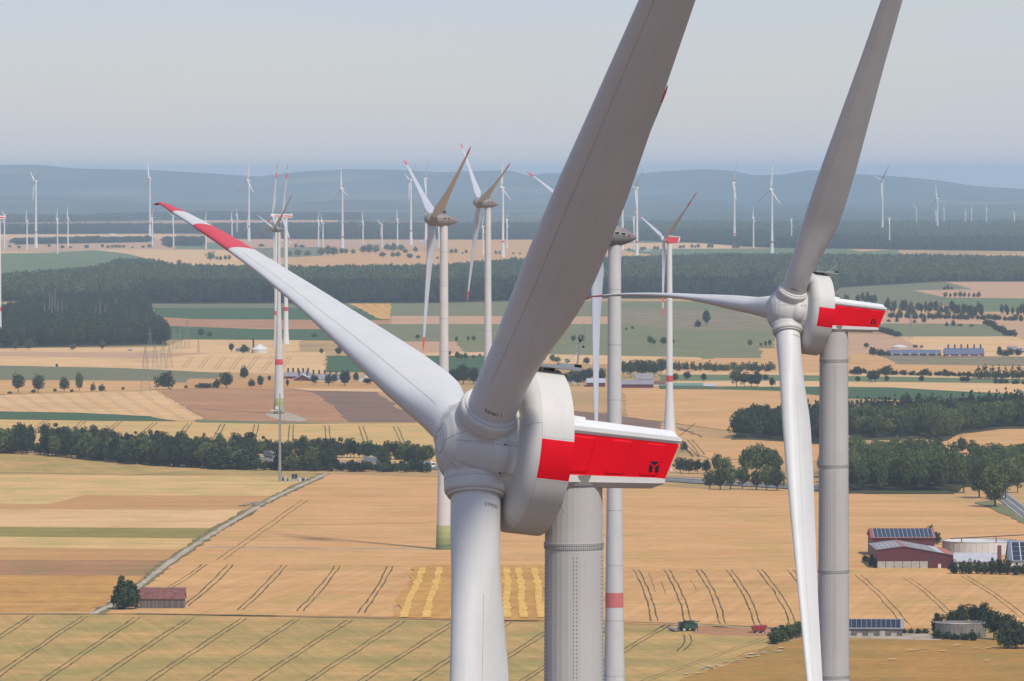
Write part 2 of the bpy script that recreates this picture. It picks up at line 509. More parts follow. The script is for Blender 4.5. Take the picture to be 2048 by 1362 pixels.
    # the black emblem on the tail: a square cut by a three-bladed shape
    polys = [[(-0.42, 0.5), (0.46, 0.5), (0.40, 0.40), (0.10, 0.16), (0.0, 0.22), (-0.10, 0.16), (-0.40, 0.36)],
             [(-0.5, 0.28), (-0.14, 0.02), (-0.10, -0.06), (-0.13, -0.5), (-0.5, -0.5)],
             [(0.5, 0.28), (0.14, 0.02), (0.10, -0.06), (0.17, -0.5), (0.5, -0.5)],
             [(0.06 * math.cos(t), 0.05 + 0.06 * math.sin(t)) for t in (2 * math.pi * i / 10 for i in range(10))]]
    D['emblem'] = []
    for sy in (1, -1):
        lg = MB()
        for p in polys:
            k = len(p); pts = []
            for off in (0.048, 0.056):
                for x_, z_ in p:
                    X = -9.02 - 0.53 * x_; Zz = wall_z(X, 0.30) + 0.56 * z_ + 0.02
                    pts.append((X, sy * wall_y(X, Zz, off), Zz))
            lg.add(pts, [tuple(range(k)), tuple(range(2 * k - 1, k - 1, -1))] + [(i, (i + 1) % k, k + (i + 1) % k, k + i) for i in range(k)])
        D['emblem'].append(lg.mesh('emblem'))
    tr = MB()
    for sy in (1, -1):
        for i in range(34):
            t = i / 33; x = -3.8 - 6.1 * t
            tr.box((x, sy * (1.30 - 0.19 * t), 1.725 - 0.06 * t), (0.03, 0.03, 0.05))
    D['roof_stud'] = tr.mesh('roof_stud')
    lamp = MB()
    for sy in (1, -1):
        lamp.box((-9.95, sy * 1.40, -0.12), (0.10, 0.08, 0.16)); lamp.box((-10.0, sy * 1.42, 0.22), (0.06, 0.05, 0.03))
    D['tail_lamp'] = lamp.mesh('tail_lamp')
    rods = MB()
    rods.tube((-10.25, 0.9, 1.5), (-11.15, 0.9, 2.35), 0.015, n=5); rods.tube((-3.75, 1.5, 1.95), (-4.25, 1.9, 2.6), 0.015, n=5)
    rods.tube((-3.5, 3.3, -2.35), (-3.75, 3.7, -2.9), 0.012, n=5)
    D['rod'] = rods.mesh('antenna_rod')
    # service platform with wind mast on top of the ring
    pl = MB()
    pl.box((-3.3, 0.3, 4.30), (2.4, 2.7, 0.06)); pl.box((-3.3, 1.63, 4.36), (2.4, 0.05, 0.14)); pl.box((-4.48, 0.3, 4.36), (0.05, 2.7, 0.14))
    pl.box((-3.75, 1.3, 4.46), (0.8, 0.45, 0.2))
    for x in (-1.9, -2.6, -3.3): pl.box((x, 0, 4.2), (0.08, 2.3, 0.16))
    D['platform'] = pl.mesh('service_platform')
    ms_ = MB()
    mx, my = -4.35, 1.35
    ms_.tube((mx, my, 4.35), (mx, my, 5.55), 0.045, n=8)
    ms_.tube((mx, my, 5.2), (mx + 0.75, my, 4.55), 0.02, n=5)
    ms_.tube((mx - 0.22, my, 5.52), (mx + 0.22, my, 5.52), 0.02, n=5); ms_.tube((mx - 0.22, my, 5.72), (mx + 0.22, my, 5.72), 0.015, n=5)
    loop = [(mx + 0.19, my, 5.5)] + [(mx + 0.19 * math.cos(t), my, 6.28 + 0.24 * math.sin(t)) for t in (math.pi * i / 12 for i in range(13))] + [(mx - 0.19, my, 5.5)]
    ms_.path(loop, 0.018, 5)
    ms_.tube((mx, my, 5.55), (mx, my, 6.05), 0.02, n=6); ms_.tube((mx - 0.22, my, 6.56), (mx + 0.22, my, 6.56), 0.012, n=4); ms_.tube((mx, my, 6.5), (mx, my, 6.75), 0.010, n=4)
    ms_.tube((-2.55, 1.0, 4.35), (-2.55, 1.0, 4.95), 0.03, n=6); ms_.box((-2.6, 1.0, 4.78), (0.34, 0.12, 0.05)); ms_.box((-2.45, 1.0, 4.9), (0.1, 0.1, 0.2))
    for x in (-2.9, -3.1): ms_.tube((x, 0.6, 4.35), (x, 0.6, 5.6), 0.012, n=4)
    D['mast'] = ms_.mesh('wind_mast')
    D['mast_sensor'] = MB().box((mx, my, 5.78), (0.10, 0.10, 0.14)).box((mx - 0.2, my, 5.5), (0.10, 0.08, 0.09)).box((mx, my, 4.47), (0.36, 0.36, 0.22)).mesh('beacon_lamp')
    # blade
    bs = BladeShape(69.0, 2.70, 2.50, [(0, .036), (.06, .040), (.12, .0495), (.19, .0525), (.26, .0500), (.33, .0445), (.44, .0360), (.60, .0270), (.80, .0195), (.93, .0125), (.98, .0070), (1.0, .0055)], 97, 13, 3.0, t_min=0.28)
    D['shape'] = bs
    D['blade'] = bs.segment('blade', 2.72, 49.0, 64)
    D['blade_mid'] = bs.segment('blade_mid', 58.0, 63.5, 8)
    D['blade_band'] = bs.segment('red_band', 49.0, 58.0, 10)
    D['blade_tip'] = bs.segment('red_tip', 63.5, 69.0, 24)
    D['blade_outer'] = bs.segment('blade_outer', 49.0, 61.5, 12)
    D['blade_tip_long'] = bs.segment('red_tip', 61.5, 69.0, 26)
    D['bond'] = [bs.ribbon('bond_line', 8.0, 47, 60, 1.25, 0.016), bs.ribbon('bond_line', 5.0, 47, 60, 2 * math.pi - 1.05, 0.016)]
make_big_meshes()

def big_turbine(hub_x, hub_y, hub_z, yaw, az, label, outer_band):
    tau = R_(7.0); OVER = 5.15
    rz = math.pi + yaw
    ah = Vector((-math.cos(yaw), -math.sin(yaw), 0))
    base = Vector((hub_x, hub_y, 0)) - ah * OVER
    root = empty('wind_turbine', (base.x, base.y, 0), rz)
    tag(root, label, 'wind turbine', 'large turbines with red tails')
    M = Matrix.Translation((OVER, 0, hub_z)) @ Matrix.Rotation(-tau, 4, 'Y')
    D = BIG
    top = hub_z - 2.05
    # faceted bolted steel tower in rings of shell panels
    rad = lambda z: 1.45 + (top - z) * 0.0056 if z > top - 60 else 1.45 + 60 * 0.0056 + (top - 60 - z) * 0.011
    joints = [hub_z - 5.15 - 10.85 * k for k in range(14)]
    joints = [j for j in joints if j > 4]
    zs = [top] + joints + [0.0]
    tw = empty('tower'); tw.parent = root
    NF = 30
    for zh, zl in zip(zs[:-1], zs[1:]):
        MB().lathe([(zl + 0.004, rad(zl)), (zh - 0.004, rad(zh))], NF).build('tower_section', 'tower_paint', tw)
    bolts = MB()
    for j in joints:
        r = rad(j)
        MB().lathe([(j - 0.16, r - 0.05), (j - 0.16, r + 0.025), (j - 0.015, r + 0.025), (j - 0.015, r - 0.01), (j + 0.015, r - 0.01), (j + 0.015, r + 0.025), (j + 0.16, r + 0.025), (j + 0.16, r - 0.05)], NF).build('joint_flange', 'tower_paint', tw, 35)
        if j > hub_z - 60:
            for k in range(84):
                t = 2 * math.pi * k / 84
                for dz in (-0.125, -0.055, 0.055, 0.125):
                    bolts.box(((r + 0.034) * math.cos(t), (r + 0.034) * math.sin(t), j + dz), (0.034, 0.034, 0.030), t)
    for zh, zl in zip(zs[1:5], zs[2:6]):
        n = int((zh - zl - 0.5) / 0.20)
        for col in range(5):
            t = 2 * math.pi * (col + 0.115) / 5 + 1.15
            for i in range(n):
                z = zl + 0.3 + i * 0.20
                for dt in (-0.055, 0.055):
                    r = rad(z) + 0.012
                    bolts.box((r * math.cos(t + dt), r * math.sin(t + dt), z), (0.034, 0.034, 0.04), t)
    b = bolts.build('bolt', 'bolt_grey', tw); b['kind'] = 'stuff'
    link('tower_collar', MB().lathe([(top - 0.02, 1.40), (top - 0.02, 1.53), (top + 0.5, 1.53), (top + 0.5, 1.40)], 40).mesh('tower_collar', 40), 'warm_grey_paint', tw)
    # nacelle
    nac = link('ring_casing', D['ring_body'], 'light_grey_paint', root, M)
    link('ring_front_cover', D['ring_front'], 'light_grey_paint', nac)
    link('ring_groove', D['ring_groove'], 'seam_grey', nac)
    for q in D['ring_red']: link('red_side_band', q, 'signal_red_paint', nac)
    link('ring_stud', D['ring_stud'], 'seam_grey', nac)
    link('ring_seam', D['ring_seam'], 'soft_seam_grey', nac)
    tail = link('tail_housing', D['tail'], 'signal_red_paint', root, M)
    link('tail_roof', D['tail_roof'], 'white_paint', tail)
    link('roof_hatch', D['hatch'], 'white_paint', tail)
    link('tail_floor', D['tail_floor'], 'light_grey_paint', tail)
    for p in D['panels']: link('side_panel', p, 'signal_red_paint', tail)
    for q in D['emblem']: link('emblem', q, 'black_paint', tail)
    link('roof_stud', D['roof_stud'], 'soft_seam_grey', tail)
    link('tail_lamp', D['tail_lamp'], 'white_paint', tail)
    link('antenna_rod', D['rod'], 'dark_metal', tail)
    pf = link('service_platform', D['platform'], 'galvanised_steel', root, M)
    link('wind_mast', D['mast'], 'galvanised_steel', pf)
    link('beacon_lamp', D['mast_sensor'], 'black_paint', pf)
    # rotor
    RM = rotor_matrix(M, az)
    hub = link('spinner', D['spinner'], 'light_grey_paint', root, RM)
    link('panel_seam', D['seam'], 'soft_seam_grey', hub)
    link('stud', D['stud'], 'seam_grey', hub)
    serial = ['ESM67 1', 'STPK03', 'STPK04']
    for k in range(3):
        BM_ = rotor_matrix(M, az + k * 2 * math.pi / 3)
        link('root_ring', D['root_ring'], 'light_grey_paint', hub, Matrix.Rotation(-k * 2 * math.pi / 3, 4, 'X'))
        link('root_gap', D['root_gap'], 'seam_grey', hub, Matrix.Rotation(-k * 2 * math.pi / 3, 4, 'X'))
        bl = link('blade', D['blade'], 'blade_paint', root, BM_)
        if outer_band:
            link('red_band', D['blade_band'], 'band_red_paint', bl); link('blade_outer', D['blade_mid'], 'blade_paint', bl)
            link('red_tip', D['blade_tip'], 'band_red_paint', bl)
        else:
            link('blade_outer', D['blade_outer'], 'blade_paint', bl); link('red_tip', D['blade_tip_long'], 'band_red_faded', bl)
        for bd in D['bond']: link('bond_line', bd, 'soft_seam_grey', bl)
        # little serial lettering near the root, on the side that faces the camera
        key = 'text%d' % k
        if key not in D:
            D[key] = text_mesh(serial[k], 0.27); D[key].materials.append(MATS['seam_grey'])
            lettering = D[key]
            for v in lettering.vertices:                      # bend it round the root
                x, y, z = v.co
                a_ = x / 1.256
                v.co = ((1.256 + z) * math.sin(a_), y, (1.256 + z) * math.cos(a_))
        if k == 1: T = Matrix.Translation((0, 0, 3.42)) @ Matrix.Rotation(R_(-22), 4, 'Z') @ Matrix(((-1, 0, 0, 0), (0, 0, -1, 0), (0, -1, 0, 0), (0, 0, 0, 1)))
        else: T = Matrix.Translation((0, 0, 3.30)) @ Matrix.Rotation(R_(-16), 4, 'Z') @ Matrix(((-1, 0, 0, 0), (0, 0, 1, 0), (0, 1, 0, 0), (0, 0, 0, 1)))
        link('serial_lettering', D[key], None, bl, T)
    for o in [root] + list(root.children_recursive):
        if o.name.split('.')[0] in ('stud', 'ring_stud', 'roof_stud', 'panel_seam', 'ring_seam', 'bolt', 'serial_lettering', 'wind_mast', 'antenna_rod', 'beacon_lamp', 'tail_lamp', 'service_platform'):
            if o.type == 'MESH': o['kind'] = 'stuff'
    return root

YAW1, YAW2 = R_(18.4), R_(17.05)
big_turbine(-1.77, 320.0, CAM_Z - 13.53, YAW1, R_(42.6), 'nearest wind turbine, its pale hub and red tail filling the middle of the view', True)
big_turbine(28.18, 654.4, CAM_Z - 13.90, YAW2, R_(32.6), 'second large turbine with red tail, standing right of the nearest one', False)
# ------------------------------------------------------------------ terrain, fields, roads
def field_mat(name, c1, c2, patch=70.0, c3=None, amount3=0.35, fine=0.10, streak_dir=None):
    """crop surface: two colours mixed by broad patches, a third in drifts, fine grain and drill rows"""
    m, n, l, b = new_mat(name)
    geo = n.new('ShaderNodeNewGeometry')
    def noise(scale, det=4, vec=None, rough=0.55):
        x = n.new('ShaderNodeTexNoise'); x.inputs['Scale'].default_value = scale; x.inputs['Detail'].default_value = det
        x.inputs['Roughness'].default_value = rough
        l.new(vec or geo.outputs['Position'], x.inputs['Vector']); return x.outputs['Fac']
    def rng(src, a, b_, lo, hi):
        x = n.new('ShaderNodeMapRange')
        for k, v_ in (('From Min', a), ('From Max', b_), ('To Min', lo), ('To Max', hi)): x.inputs[k].default_value = v_
        l.new(src, x.inputs['Value']); return x.outputs['Result']
    def mix(f, A, B, mode='MIX'):
        x = n.new('ShaderNodeMix'); x.data_type = 'RGBA'; x.blend_type = mode
        if isinstance(f, float): x.inputs['Factor'].default_value = f
        else: l.new(f, x.inputs['Factor'])
        for key, s in (('A', A), ('B', B)):
            if isinstance(s, tuple): x.inputs[key].default_value = s
            else: l.new(s, x.inputs[key])
        return x.outputs['Result']
    col = mix(rng(noise(1 / patch, 6, rough=0.62), 0.36, 0.66, 0, 1), c1, c2)
    if c3 is not None:
        mp = n.new('ShaderNodeMapping'); mp.inputs['Scale'].default_value = (1, 0.6, 1); mp.inputs['Location'].default_value = (431, 97, 0)
        l.new(geo.outputs['Position'], mp.inputs['Vector'])
        col = mix(rng(noise(1 / (patch * 0.8), 5, mp.outputs['Vector'], 0.6), 0.60 - amount3 * 0.35, 0.74 - amount3 * 0.2, 0, 0.85), col, c3)
    if streak_dir is not None:
        mp = n.new('ShaderNodeMapping'); mp.inputs['Rotation'].default_value = (0, 0, streak_dir)
        mp2 = n.new('ShaderNodeMapping'); mp2.inputs['Scale'].default_value = (0.32, 0.004, 1)
        l.new(geo.outputs['Position'], mp.inputs['Vector']); l.new(mp.outputs['Vector'], mp2.inputs['Vector'])
        col = mix(1.0, col, rng(noise(1.0, 3, mp2.outputs['Vector']), 0.3, 0.7, 0.91, 1.08), 'MULTIPLY')
    col = mix(1.0, col, rng(noise(1 / 5.0, 5, rough=0.7), 0.3, 0.7, 1 - fine, 1 + fine), 'MULTIPLY')
    ms = n.new('ShaderNodeMapping'); ms.inputs['Scale'].default_value = (0.010, 0.055, 1); ms.inputs['Rotation'].default_value = (0, 0, 0.03)
    l.new(geo.outputs['Position'], ms.inputs['Vector'])
    sv = noise(1.0, 6, ms.outputs['Vector'], 0.72)
    col = mix(1.0, col, rng(sv, 0.32, 0.68, 0.86, 1.10), 'MULTIPLY')
    col = mix(1.0, col, rng(sv, 0.64, 0.72, 1.0, 0.74), 'MULTIPLY')
    l.new(col, b.inputs['Base Color'])
    b.inputs['Roughness'].default_value = 0.95
    b.inputs['Specular IOR Level'].default_value = 0.08
    bp = n.new('ShaderNodeBump'); bp.inputs['Strength'].default_value = 0.5; bp.inputs['Distance'].default_value = 0.25
    l.new(noise(1.6, 3), bp.inputs['Height']); l.new(bp.outputs['Normal'], b.inputs['Normal'])
    return m
W1, W2 = rgb(0.545, 0.293, 0.113), rgb(0.600, 0.340, 0.145)
field_mat('wheat', W1, W2, 60, rgb(0.470, 0.298, 0.099), 0.3)
field_mat('wheat_rows', rgb(0.530, 0.289, 0.112), rgb(0.600, 0.338, 0.140), 50, rgb(0.420, 0.279, 0.087), 0.25, streak_dir=0.16)
field_mat('pale_wheat', rgb(0.620, 0.379, 0.171), rgb(0.660, 0.424, 0.204), 70, rgb(0.500, 0.333, 0.128), 0.2)
field_mat('green_wheat', rgb(0.430, 0.279, 0.094), rgb(0.540, 0.315, 0.121), 40, rgb(0.310, 0.248, 0.079), 0.62, streak_dir=-0.17)
field_mat('streaky_wheat', rgb(0.580, 0.361, 0.136), rgb(0.640, 0.406, 0.181), 45, rgb(0.430, 0.333, 0.114), 0.5)
field_mat('yellow_wheat', rgb(0.600, 0.370, 0.140), rgb(0.580, 0.361, 0.136), 40, rgb(0.450, 0.343, 0.121), 0.45)
field_mat('golden_stubble', rgb(0.500, 0.257, 0.064), rgb(0.560, 0.307, 0.087), 30, rgb(0.420, 0.212, 0.053), 0.4, streak_dir=0.10)
field_mat('golden_wheat', rgb(0.470, 0.244, 0.064), rgb(0.545, 0.294, 0.091), 40, rgb(0.380, 0.189, 0.049), 0.4, fine=0.16)
field_mat('tan_wheat', rgb(0.470, 0.248, 0.091), rgb(0.500, 0.275, 0.106), 50, None)
field_mat('olive_wheat', rgb(0.360, 0.185, 0.050), rgb(0.430, 0.230, 0.062), 35, rgb(0.300, 0.194, 0.049), 0.5, fine=0.2)
field_mat('olive_crop', rgb(.24, .195, .048), rgb(.28, .215, .06), 40)
field_mat('stubble_brown', rgb(0.390, 0.199, 0.094), rgb(0.430, 0.225, 0.110), 60, rgb(0.350, 0.180, 0.091), 0.4, streak_dir=0.5)
field_mat('ploughed_soil', rgb(.205, .122, .080), rgb(.235, .142, .094), 50, rgb(.18, .108, .072), 0.4, streak_dir=0.5)
field_mat('poppy_stubble', rgb(0.360, 0.176, 0.086), rgb(0.420, 0.209, 0.099), 30, rgb(0.270, 0.190, 0.073), 0.45)
field_mat('pink_stubble', rgb(0.470, 0.275, 0.155), rgb(0.510, 0.314, 0.181), 70, None)
field_mat('green_crop', rgb(.115, .155, .065), rgb(.135, .175, .075), 60, rgb(.16, .18, .08), 0.4)
field_mat('dark_green_crop', rgb(.055, .100, .042), rgb(.066, .115, .048), 40, None, fine=0.2)
field_mat('meadow', rgb(.150, .165, .075), rgb(.185, .185, .085), 60, rgb(.215, .185, .10), 0.35)
field_mat('grey_green_crop', rgb(.155, .155, .080), rgb(.175, .165, .085), 60, None)
field_mat('heath', rgb(.24, .19, .11), rgb(.29, .215, .13), 40, rgb(.16, .15, .08), 0.6, fine=0.25)
field_mat('dry_ground', rgb(0.500, 0.302, 0.128), rgb(0.440, 0.271, 0.114), 300, rgb(0.240, 0.189, 0.076), 0.4)
field_mat('verge', rgb(.20, .17, .065), rgb(.27, .20, .085), 12, rgb(.13, .13, .05), 0.6, fine=0.3)
field_mat('tramline', rgb(.085, .066, .028), rgb(.15, .11, .05), 14, None, fine=0.35)
field_mat('faint_tramline', rgb(.30, .20, .09), rgb(.34, .23, .105), 8, None, fine=0.2)
field_mat('gravel', rgb(.47, .39, .30), rgb(.40, .33, .25), 9, rgb(.30, .25, .17), 0.4, fine=0.2)
field_mat('asphalt', rgb(.16, .155, .15), rgb(.19, .185, .18), 12, None)
field_mat('straw_swath', rgb(.62, .37, .09), rgb(.68, .42, .12), 6, None, fine=0.2)
field_mat('bounce_ground_soil', rgb(.145, .088, .045), rgb(.165, .10, .052), 60, None)  # for the added unseen ground; tone chosen for light bounced to blade undersides
field_mat('flower_patch', rgb(.58, .48, .30), rgb(.62, .52, .34), 4, rgb(.42, .32, .16), 0.5, fine=0.2)
field_mat('hill_forest', rgb(.030, .045, .026), rgb(.055, .070, .035), 1400, rgb(.20, .18, .10), 0.22, fine=0.25)
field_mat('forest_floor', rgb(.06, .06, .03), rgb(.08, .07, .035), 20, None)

# one ground sheet to the horizon
gs = MB()
xs = [-42000, -9000, -4000, -1500, 0, 1500, 4000, 9000, 42000]
ys = [-400, 1200, 2500, 4500, 8000, 14000, 22000, 36000, 70000]
gs.add([(x, y, 0.0) for y in ys for x in xs], [(r * 9 + c, r * 9 + c + 1, (r + 1) * 9 + c + 1, (r + 1) * 9 + c) for r in range(8) for c in range(8)])
tag(gs.build('ground', 'dry_ground'), 'flat dry farmland reaching to the far hills', None, None, 'structure')

# far wooded hills
crest = [(-700, 345), (-400, 335), (-200, 331), (0, 330), (80, 330), (150, 337), (300, 340), (430, 347), (520, 353), (600, 343), (700, 338), (800, 340), (880, 344), (960, 341), (1020, 340),
         (1055, 350), (1095, 345), (1270, 347), (1330, 342), (1410, 338), (1470, 342), (1500, 350), (1560, 350), (1620, 340), (1720, 349), (1780, 352), (1870, 360), (1950, 372), (2048, 378), (2300, 384), (2700, 380)]
def hill(name, d0, d1, d2, lift, seed, label, frac):
    rnd = random.Random(seed)
    m = MB(); NX, NY = 240, 22
    ph = [(rnd.uniform(0, 6), rnd.uniform(0.6, 3.2)) for _ in range(14)]
    for j in range(NY + 1):
        t = j / NY
        y = d0 + (d2 - d0) * t
        for i in range(NX + 1):
            u = -700 + 3500 * i / NX
            x = (u - U0) / F_PX * y
            v = interp(crest, u) + lift
            zc = CAM_Z + (V_HOR - v) / F_PX * d1                # crest height at distance d1
            s = (y - d0) / (d1 - d0)
            p = smoothstep(0, 1, s) if s < 1 else 1 - 0.35 * smoothstep(0, 1, (y - d1) / (d2 - d1))
            w = sum(math.sin(x / 1500 * k + q + y / 2600 * k) / (1 + k) for q, k in ph) * 7.0
            z = zc * p * frac + w * p * (1 - 0.8 * smoothstep(0.6, 1, min(s, 1)))
            m.v.append((x, y, z - (3 if j in (0, NY) else 0)))
    W_ = NX + 1
    m.f = [(j * W_ + i, j * W_ + i + 1, (j + 1) * W_ + i + 1, (j + 1) * W_ + i) for j in range(NY) for i in range(NX)]
    tag(m.build(name, 'hill_forest', None, 179), label, None, None, 'structure')
hill('hills', 37000, 45000, 54000, 0, 3, 'long wooded ridge on the horizon, blue with haze', 1.0)
hill('hills', 29000, 34000, 38000, 62, 8, 'lower wooded foothills below the blue ridge', 0.92)

# unseen ground added below camera and turbines for its dim warm bounce on blades
tag(MB().add([(-4000, -390, .1), (4000, -390, .1), (4000, 1900, .1), (-4000, 1900, .1)], [(0, 1, 2, 3)]).build('unseen_bounce_ground', 'bounce_ground_soil'), 'unseen brown ground added in front of the fields for its bounce light', None, None, 'structure')
tag(MB().add([(-9000, 22500, .1), (9000, 22500, .1), (14000, 38500, .1), (-14000, 38500, .1)], [(0, 1, 2, 3)]).build('terrain', 'hill_forest'), 'wooded lowland in front of the hills', None, None, 'structure')
LAYER = [0.10]
def slab(name, pts, mat, label=None, cat=None, kind='structure', z=None, parent=None, key='p'):
    """a flat crop or surface with a real edge; corners are photo positions carried down to the ground"""
    if z is None:
        LAYER[0] += 0.012; z = LAYER[0]
    P = [ground(*zp(key, x, y), z) for x, y in pts]
    area = sum(P[i].x * P[(i + 1) % len(P)].y - P[(i + 1) % len(P)].x * P[i].y for i in range(len(P)))
    if area < 0: P.reverse()
    # ragged borders: long edges are broken up a little
    rg = random.Random(int(abs(P[0].x) * 7 + P[0].y)); Q = []
    for i, a in enumerate(P):
        b = P[(i + 1) % len(P)]; L_ = (b - a).length; Q.append(a)
        k = min(60, int(L_ / 14))
        nn = Vector((-(b - a).y, (b - a).x, 0)).normalized() if L_ else Vector()
        amp = min(1.6, L_ * 0.02); o_ = 0.0
        for j in range(1, k):
            o_ = o_ * .6 + rg.uniform(-amp, amp); Q.append(a.lerp(b, j / k) + nn * o_)
    P = Q
    n = len(P)
    m = MB().add([(p.x, p.y, z) for p in P] + [(p.x, p.y, 0.0) for p in P], [tuple(range(n))] + [(i, n + i, n + (i + 1) % n, (i + 1) % n) for i in range(n)])
    o = m.build(name, mat, parent)
    tag(o, label, None, None, kind)
    o['z'] = z
    return o
def world_strip(name, line, width, mat, z, parent=None, label=None, kind=None, wobble=0.0, seed=1, step=12.0):
    """a ribbon of the given width (m) along a line of world points"""
    rnd = random.Random(seed)
    pts = []
    for p, q in zip(line[:-1], line[1:]):
        k = max(1, int((q - p).length / step))
        pts += [p.lerp(q, i / k) for i in range(k)]
    pts.append(line[-1])
    vs_, off = [], 0.0
    for i, p in enumerate(pts):
        d = (pts[min(i + 1, len(pts) - 1)] - pts[max(i - 1, 0)]); d.z = 0; d.normalize()
        nrm = Vector((-d.y, d.x, 0))
        off = off * 0.8 + rnd.uniform(-wobble, wobble)
        w = width * (1 + rnd.uniform(-0.4, 0.35) * (1 if wobble else 0))
        for s in (-1, 1):
            a = p + nrm * (off + s * w / 2); vs_.append((a.x, a.y, z))
    m = MB().add(vs_, [(2 * i, 2 * i + 1, 2 * i + 3, 2 * i + 2) for i in range(len(pts) - 1)])
    if name is None: return m
    o = m.build(name, mat, parent)
    tag(o, label, None, None, kind)
    return o
def strip(name, pts, width, mat, label=None, kind='structure', key='p', z=None, wobble=0.0, parent=None):
    if z is None:
        LAYER[0] += 0.012; z = LAYER[0]
    return world_strip(name, [ground(*zp(key, x, y), z) for x, y in pts], width, mat, z, parent, label, kind, wobble)
def tramlines(fld, top, bot, n, key='p', gap=2.0, width=0.62, mat='tramline', t0=0.0, t1=1.0, curve=0.0, single=False, hook=0):
    """pairs of wheel tracks between a far edge and a near edge of a field"""
    z = fld['z'] + 0.006
    for i in range(n):
        t = t0 + (t1 - t0) * (i / (n - 1) if n > 1 else 0.5)
        A = ground(*zp(key, top[0][0] + (top[1][0] - top[0][0]) * t, top[0][1] + (top[1][1] - top[0][1]) * t), z)
        B = ground(*zp(key, bot[0][0] + (bot[1][0] - bot[0][0]) * t, bot[0][1] + (bot[1][1] - bot[0][1]) * t), z)
        d = (B - A); d.z = 0; nrm = Vector((-d.y, d.x, 0)).normalized()
        rnd = random.Random(int(t * 9999) + n)
        bow = curve * d.length
        k = 10
        line = [A.lerp(B, j / k) + nrm * (bow * math.sin(math.pi * j / k) + rnd.uniform(-0.25, 0.25)) for j in range(k + 1)]
        m = MB()
        for s in ((-1, 1) if not single else (0,)):
            q = world_strip(None, [p + nrm * s * gap / 2 for p in line], width, None, z, wobble=0.16, seed=i * 3 + s + 2 + int(A.x), step=6)
            m.add(q.v, q.f)
        o = m.build('tramline', mat, fld); o['kind'] = 'stuff'

# ---- far plain -----------------------------------------------------------
G = lambda name, key, pts, mat, label: slab(name, pts, mat, label, key=key)
G('forest_clearing', 'a', [(-200, 495), (2600, 480), (2600, 400), (-200, 400)], 'hill_forest', 'blue-green land at the foot of the hills')
G('wheat_field', 'a', [(130, 452), (370, 457), (370, 469), (130, 466)], 'pale_wheat', 'thin pale field far away above the leftmost turbines')
G('wheat_field', 'a', [(680, 439), (1000, 439), (1000, 448), (680, 448)], 'pale_wheat', 'thin pale field far away near the third tall turbine')
G('wheat_field', 'a', [(780, 462), (1500, 464), (2300, 470), (2300, 494), (1300, 490), (780, 480)], 'pink_stubble', 'long pale field strip below the far hills, left of centre')
G('wheat_field', 'a', [(-200, 578), (1200, 568), (1200, 602), (-200, 615)], 'pale_wheat', 'pale strip field behind the leftmost small turbines')
G('wheat_field', 'a', [(-200, 612), (1700, 598), (1700, 684), (-200, 690)], 'pink_stubble', 'broad pinkish field under the leftmost turbines')
G('crop_field', 'a', [(1200, 630), (1620, 630), (1640, 676), (1190, 676)], 'green_crop', 'blue-green rectangle field behind the red-tipped blade')
G('wheat_field', 'a', [(-200, 684), (420, 700), (300, 716), (-200, 716)], 'pale_wheat', 'pale wedge of wheat at the far left')
G('crop_field', 'a', [(-200, 706), (350, 700), (640, 682), (860, 705), (1000, 742), (980, 860), (-200, 900)], 'green_crop', 'green field at far left above the dark woods')
G('wheat_field', 'a', [(640, 680), (1000, 676), (1771, 690), (1900, 820), (1000, 820), (990, 738), (860, 705)], 'pale_wheat', 'pale wheat field above the wooded band on the left')
G('wheat_field', 'b', [(-100, 606), (1800, 606), (1800, 668), (-100, 660)], 'pink_stubble', 'long pinkish stubble field on the far plain, middle')
G('crop_field', 'b', [(-120, 630), (120, 630), (120, 668), (-120, 668)], 'green_crop', 'small green field behind the long red-tipped blade')
G('wheat_field', 'b', [(380, 690), (1560, 690), (2000, 700), (2000, 850), (400, 850)], 'wheat', 'curved wheat field above the woods at middle left')
G('crop_field', 'b', [(300, 668), (760, 660), (760, 720), (560, 730), (360, 740)], 'grey_green_crop', 'dull green field between wheat strips, middle left')
G('crop_field', 'c', [(420, 768), (735, 768), (735, 780), (420, 780)], 'grey_green_crop', 'narrow green strip between the two grey turbine towers')
G('wheat_field', 'c', [(400, 742), (1000, 742), (1000, 900), (400, 900)], 'wheat', 'wheat on the far plain behind the grey turbines')
G('crop_field', 'd', [(0, 606), (460, 608), (520, 634), (0, 636)], 'green_crop', 'green strip behind the turbine with the red box')
G('wheat_field', 'd', [(-100, 634), (960, 632), (1010, 650), (960, 672), (-100, 690)], 'pale_wheat', 'pale strip field right of the grey turbine with windows')
G('crop_field', 'd', [(200, 674), (960, 672), (1400, 668), (2100, 680), (2100, 760), (520, 760), (500, 720), (320, 700)], 'green_crop', 'green field on the far plain right of the middle')
G('wheat_field', 'd', [(-100, 695), (200, 690), (480, 718), (520, 780), (-100, 780)], 'wheat', 'orange wheat field behind the grey turbine with windows')
G('wheat_field', 'd', [(1155, 596), (1205, 596), (1205, 614), (1155, 614)], 'pale_wheat', 'tiny pale clearing in the far woods, left one')
G('wheat_field', 'd', [(1295, 596), (1380, 596), (1380, 634), (1295, 634)], 'pale_wheat', 'small pale clearing in the far woods, right one')
G('wheat_field', 'e', [(540, 668), (850, 668), (850, 678), (660, 692)], 'wheat', 'narrow wheat strip at the edge of the far right woods')
LAYER[0] = 0.1025
G('wheat_field', 'd', [(985, 884), (1120, 886), (1050, 914), (960, 914)], 'pale_wheat', 'pale clearing in the forest left of the second hub')
G('crop_field', 'd', [(1100, 888), (1290, 880), (1220, 930), (1040, 918)], 'green_crop', 'small green clearing in the forest left of the second hub')
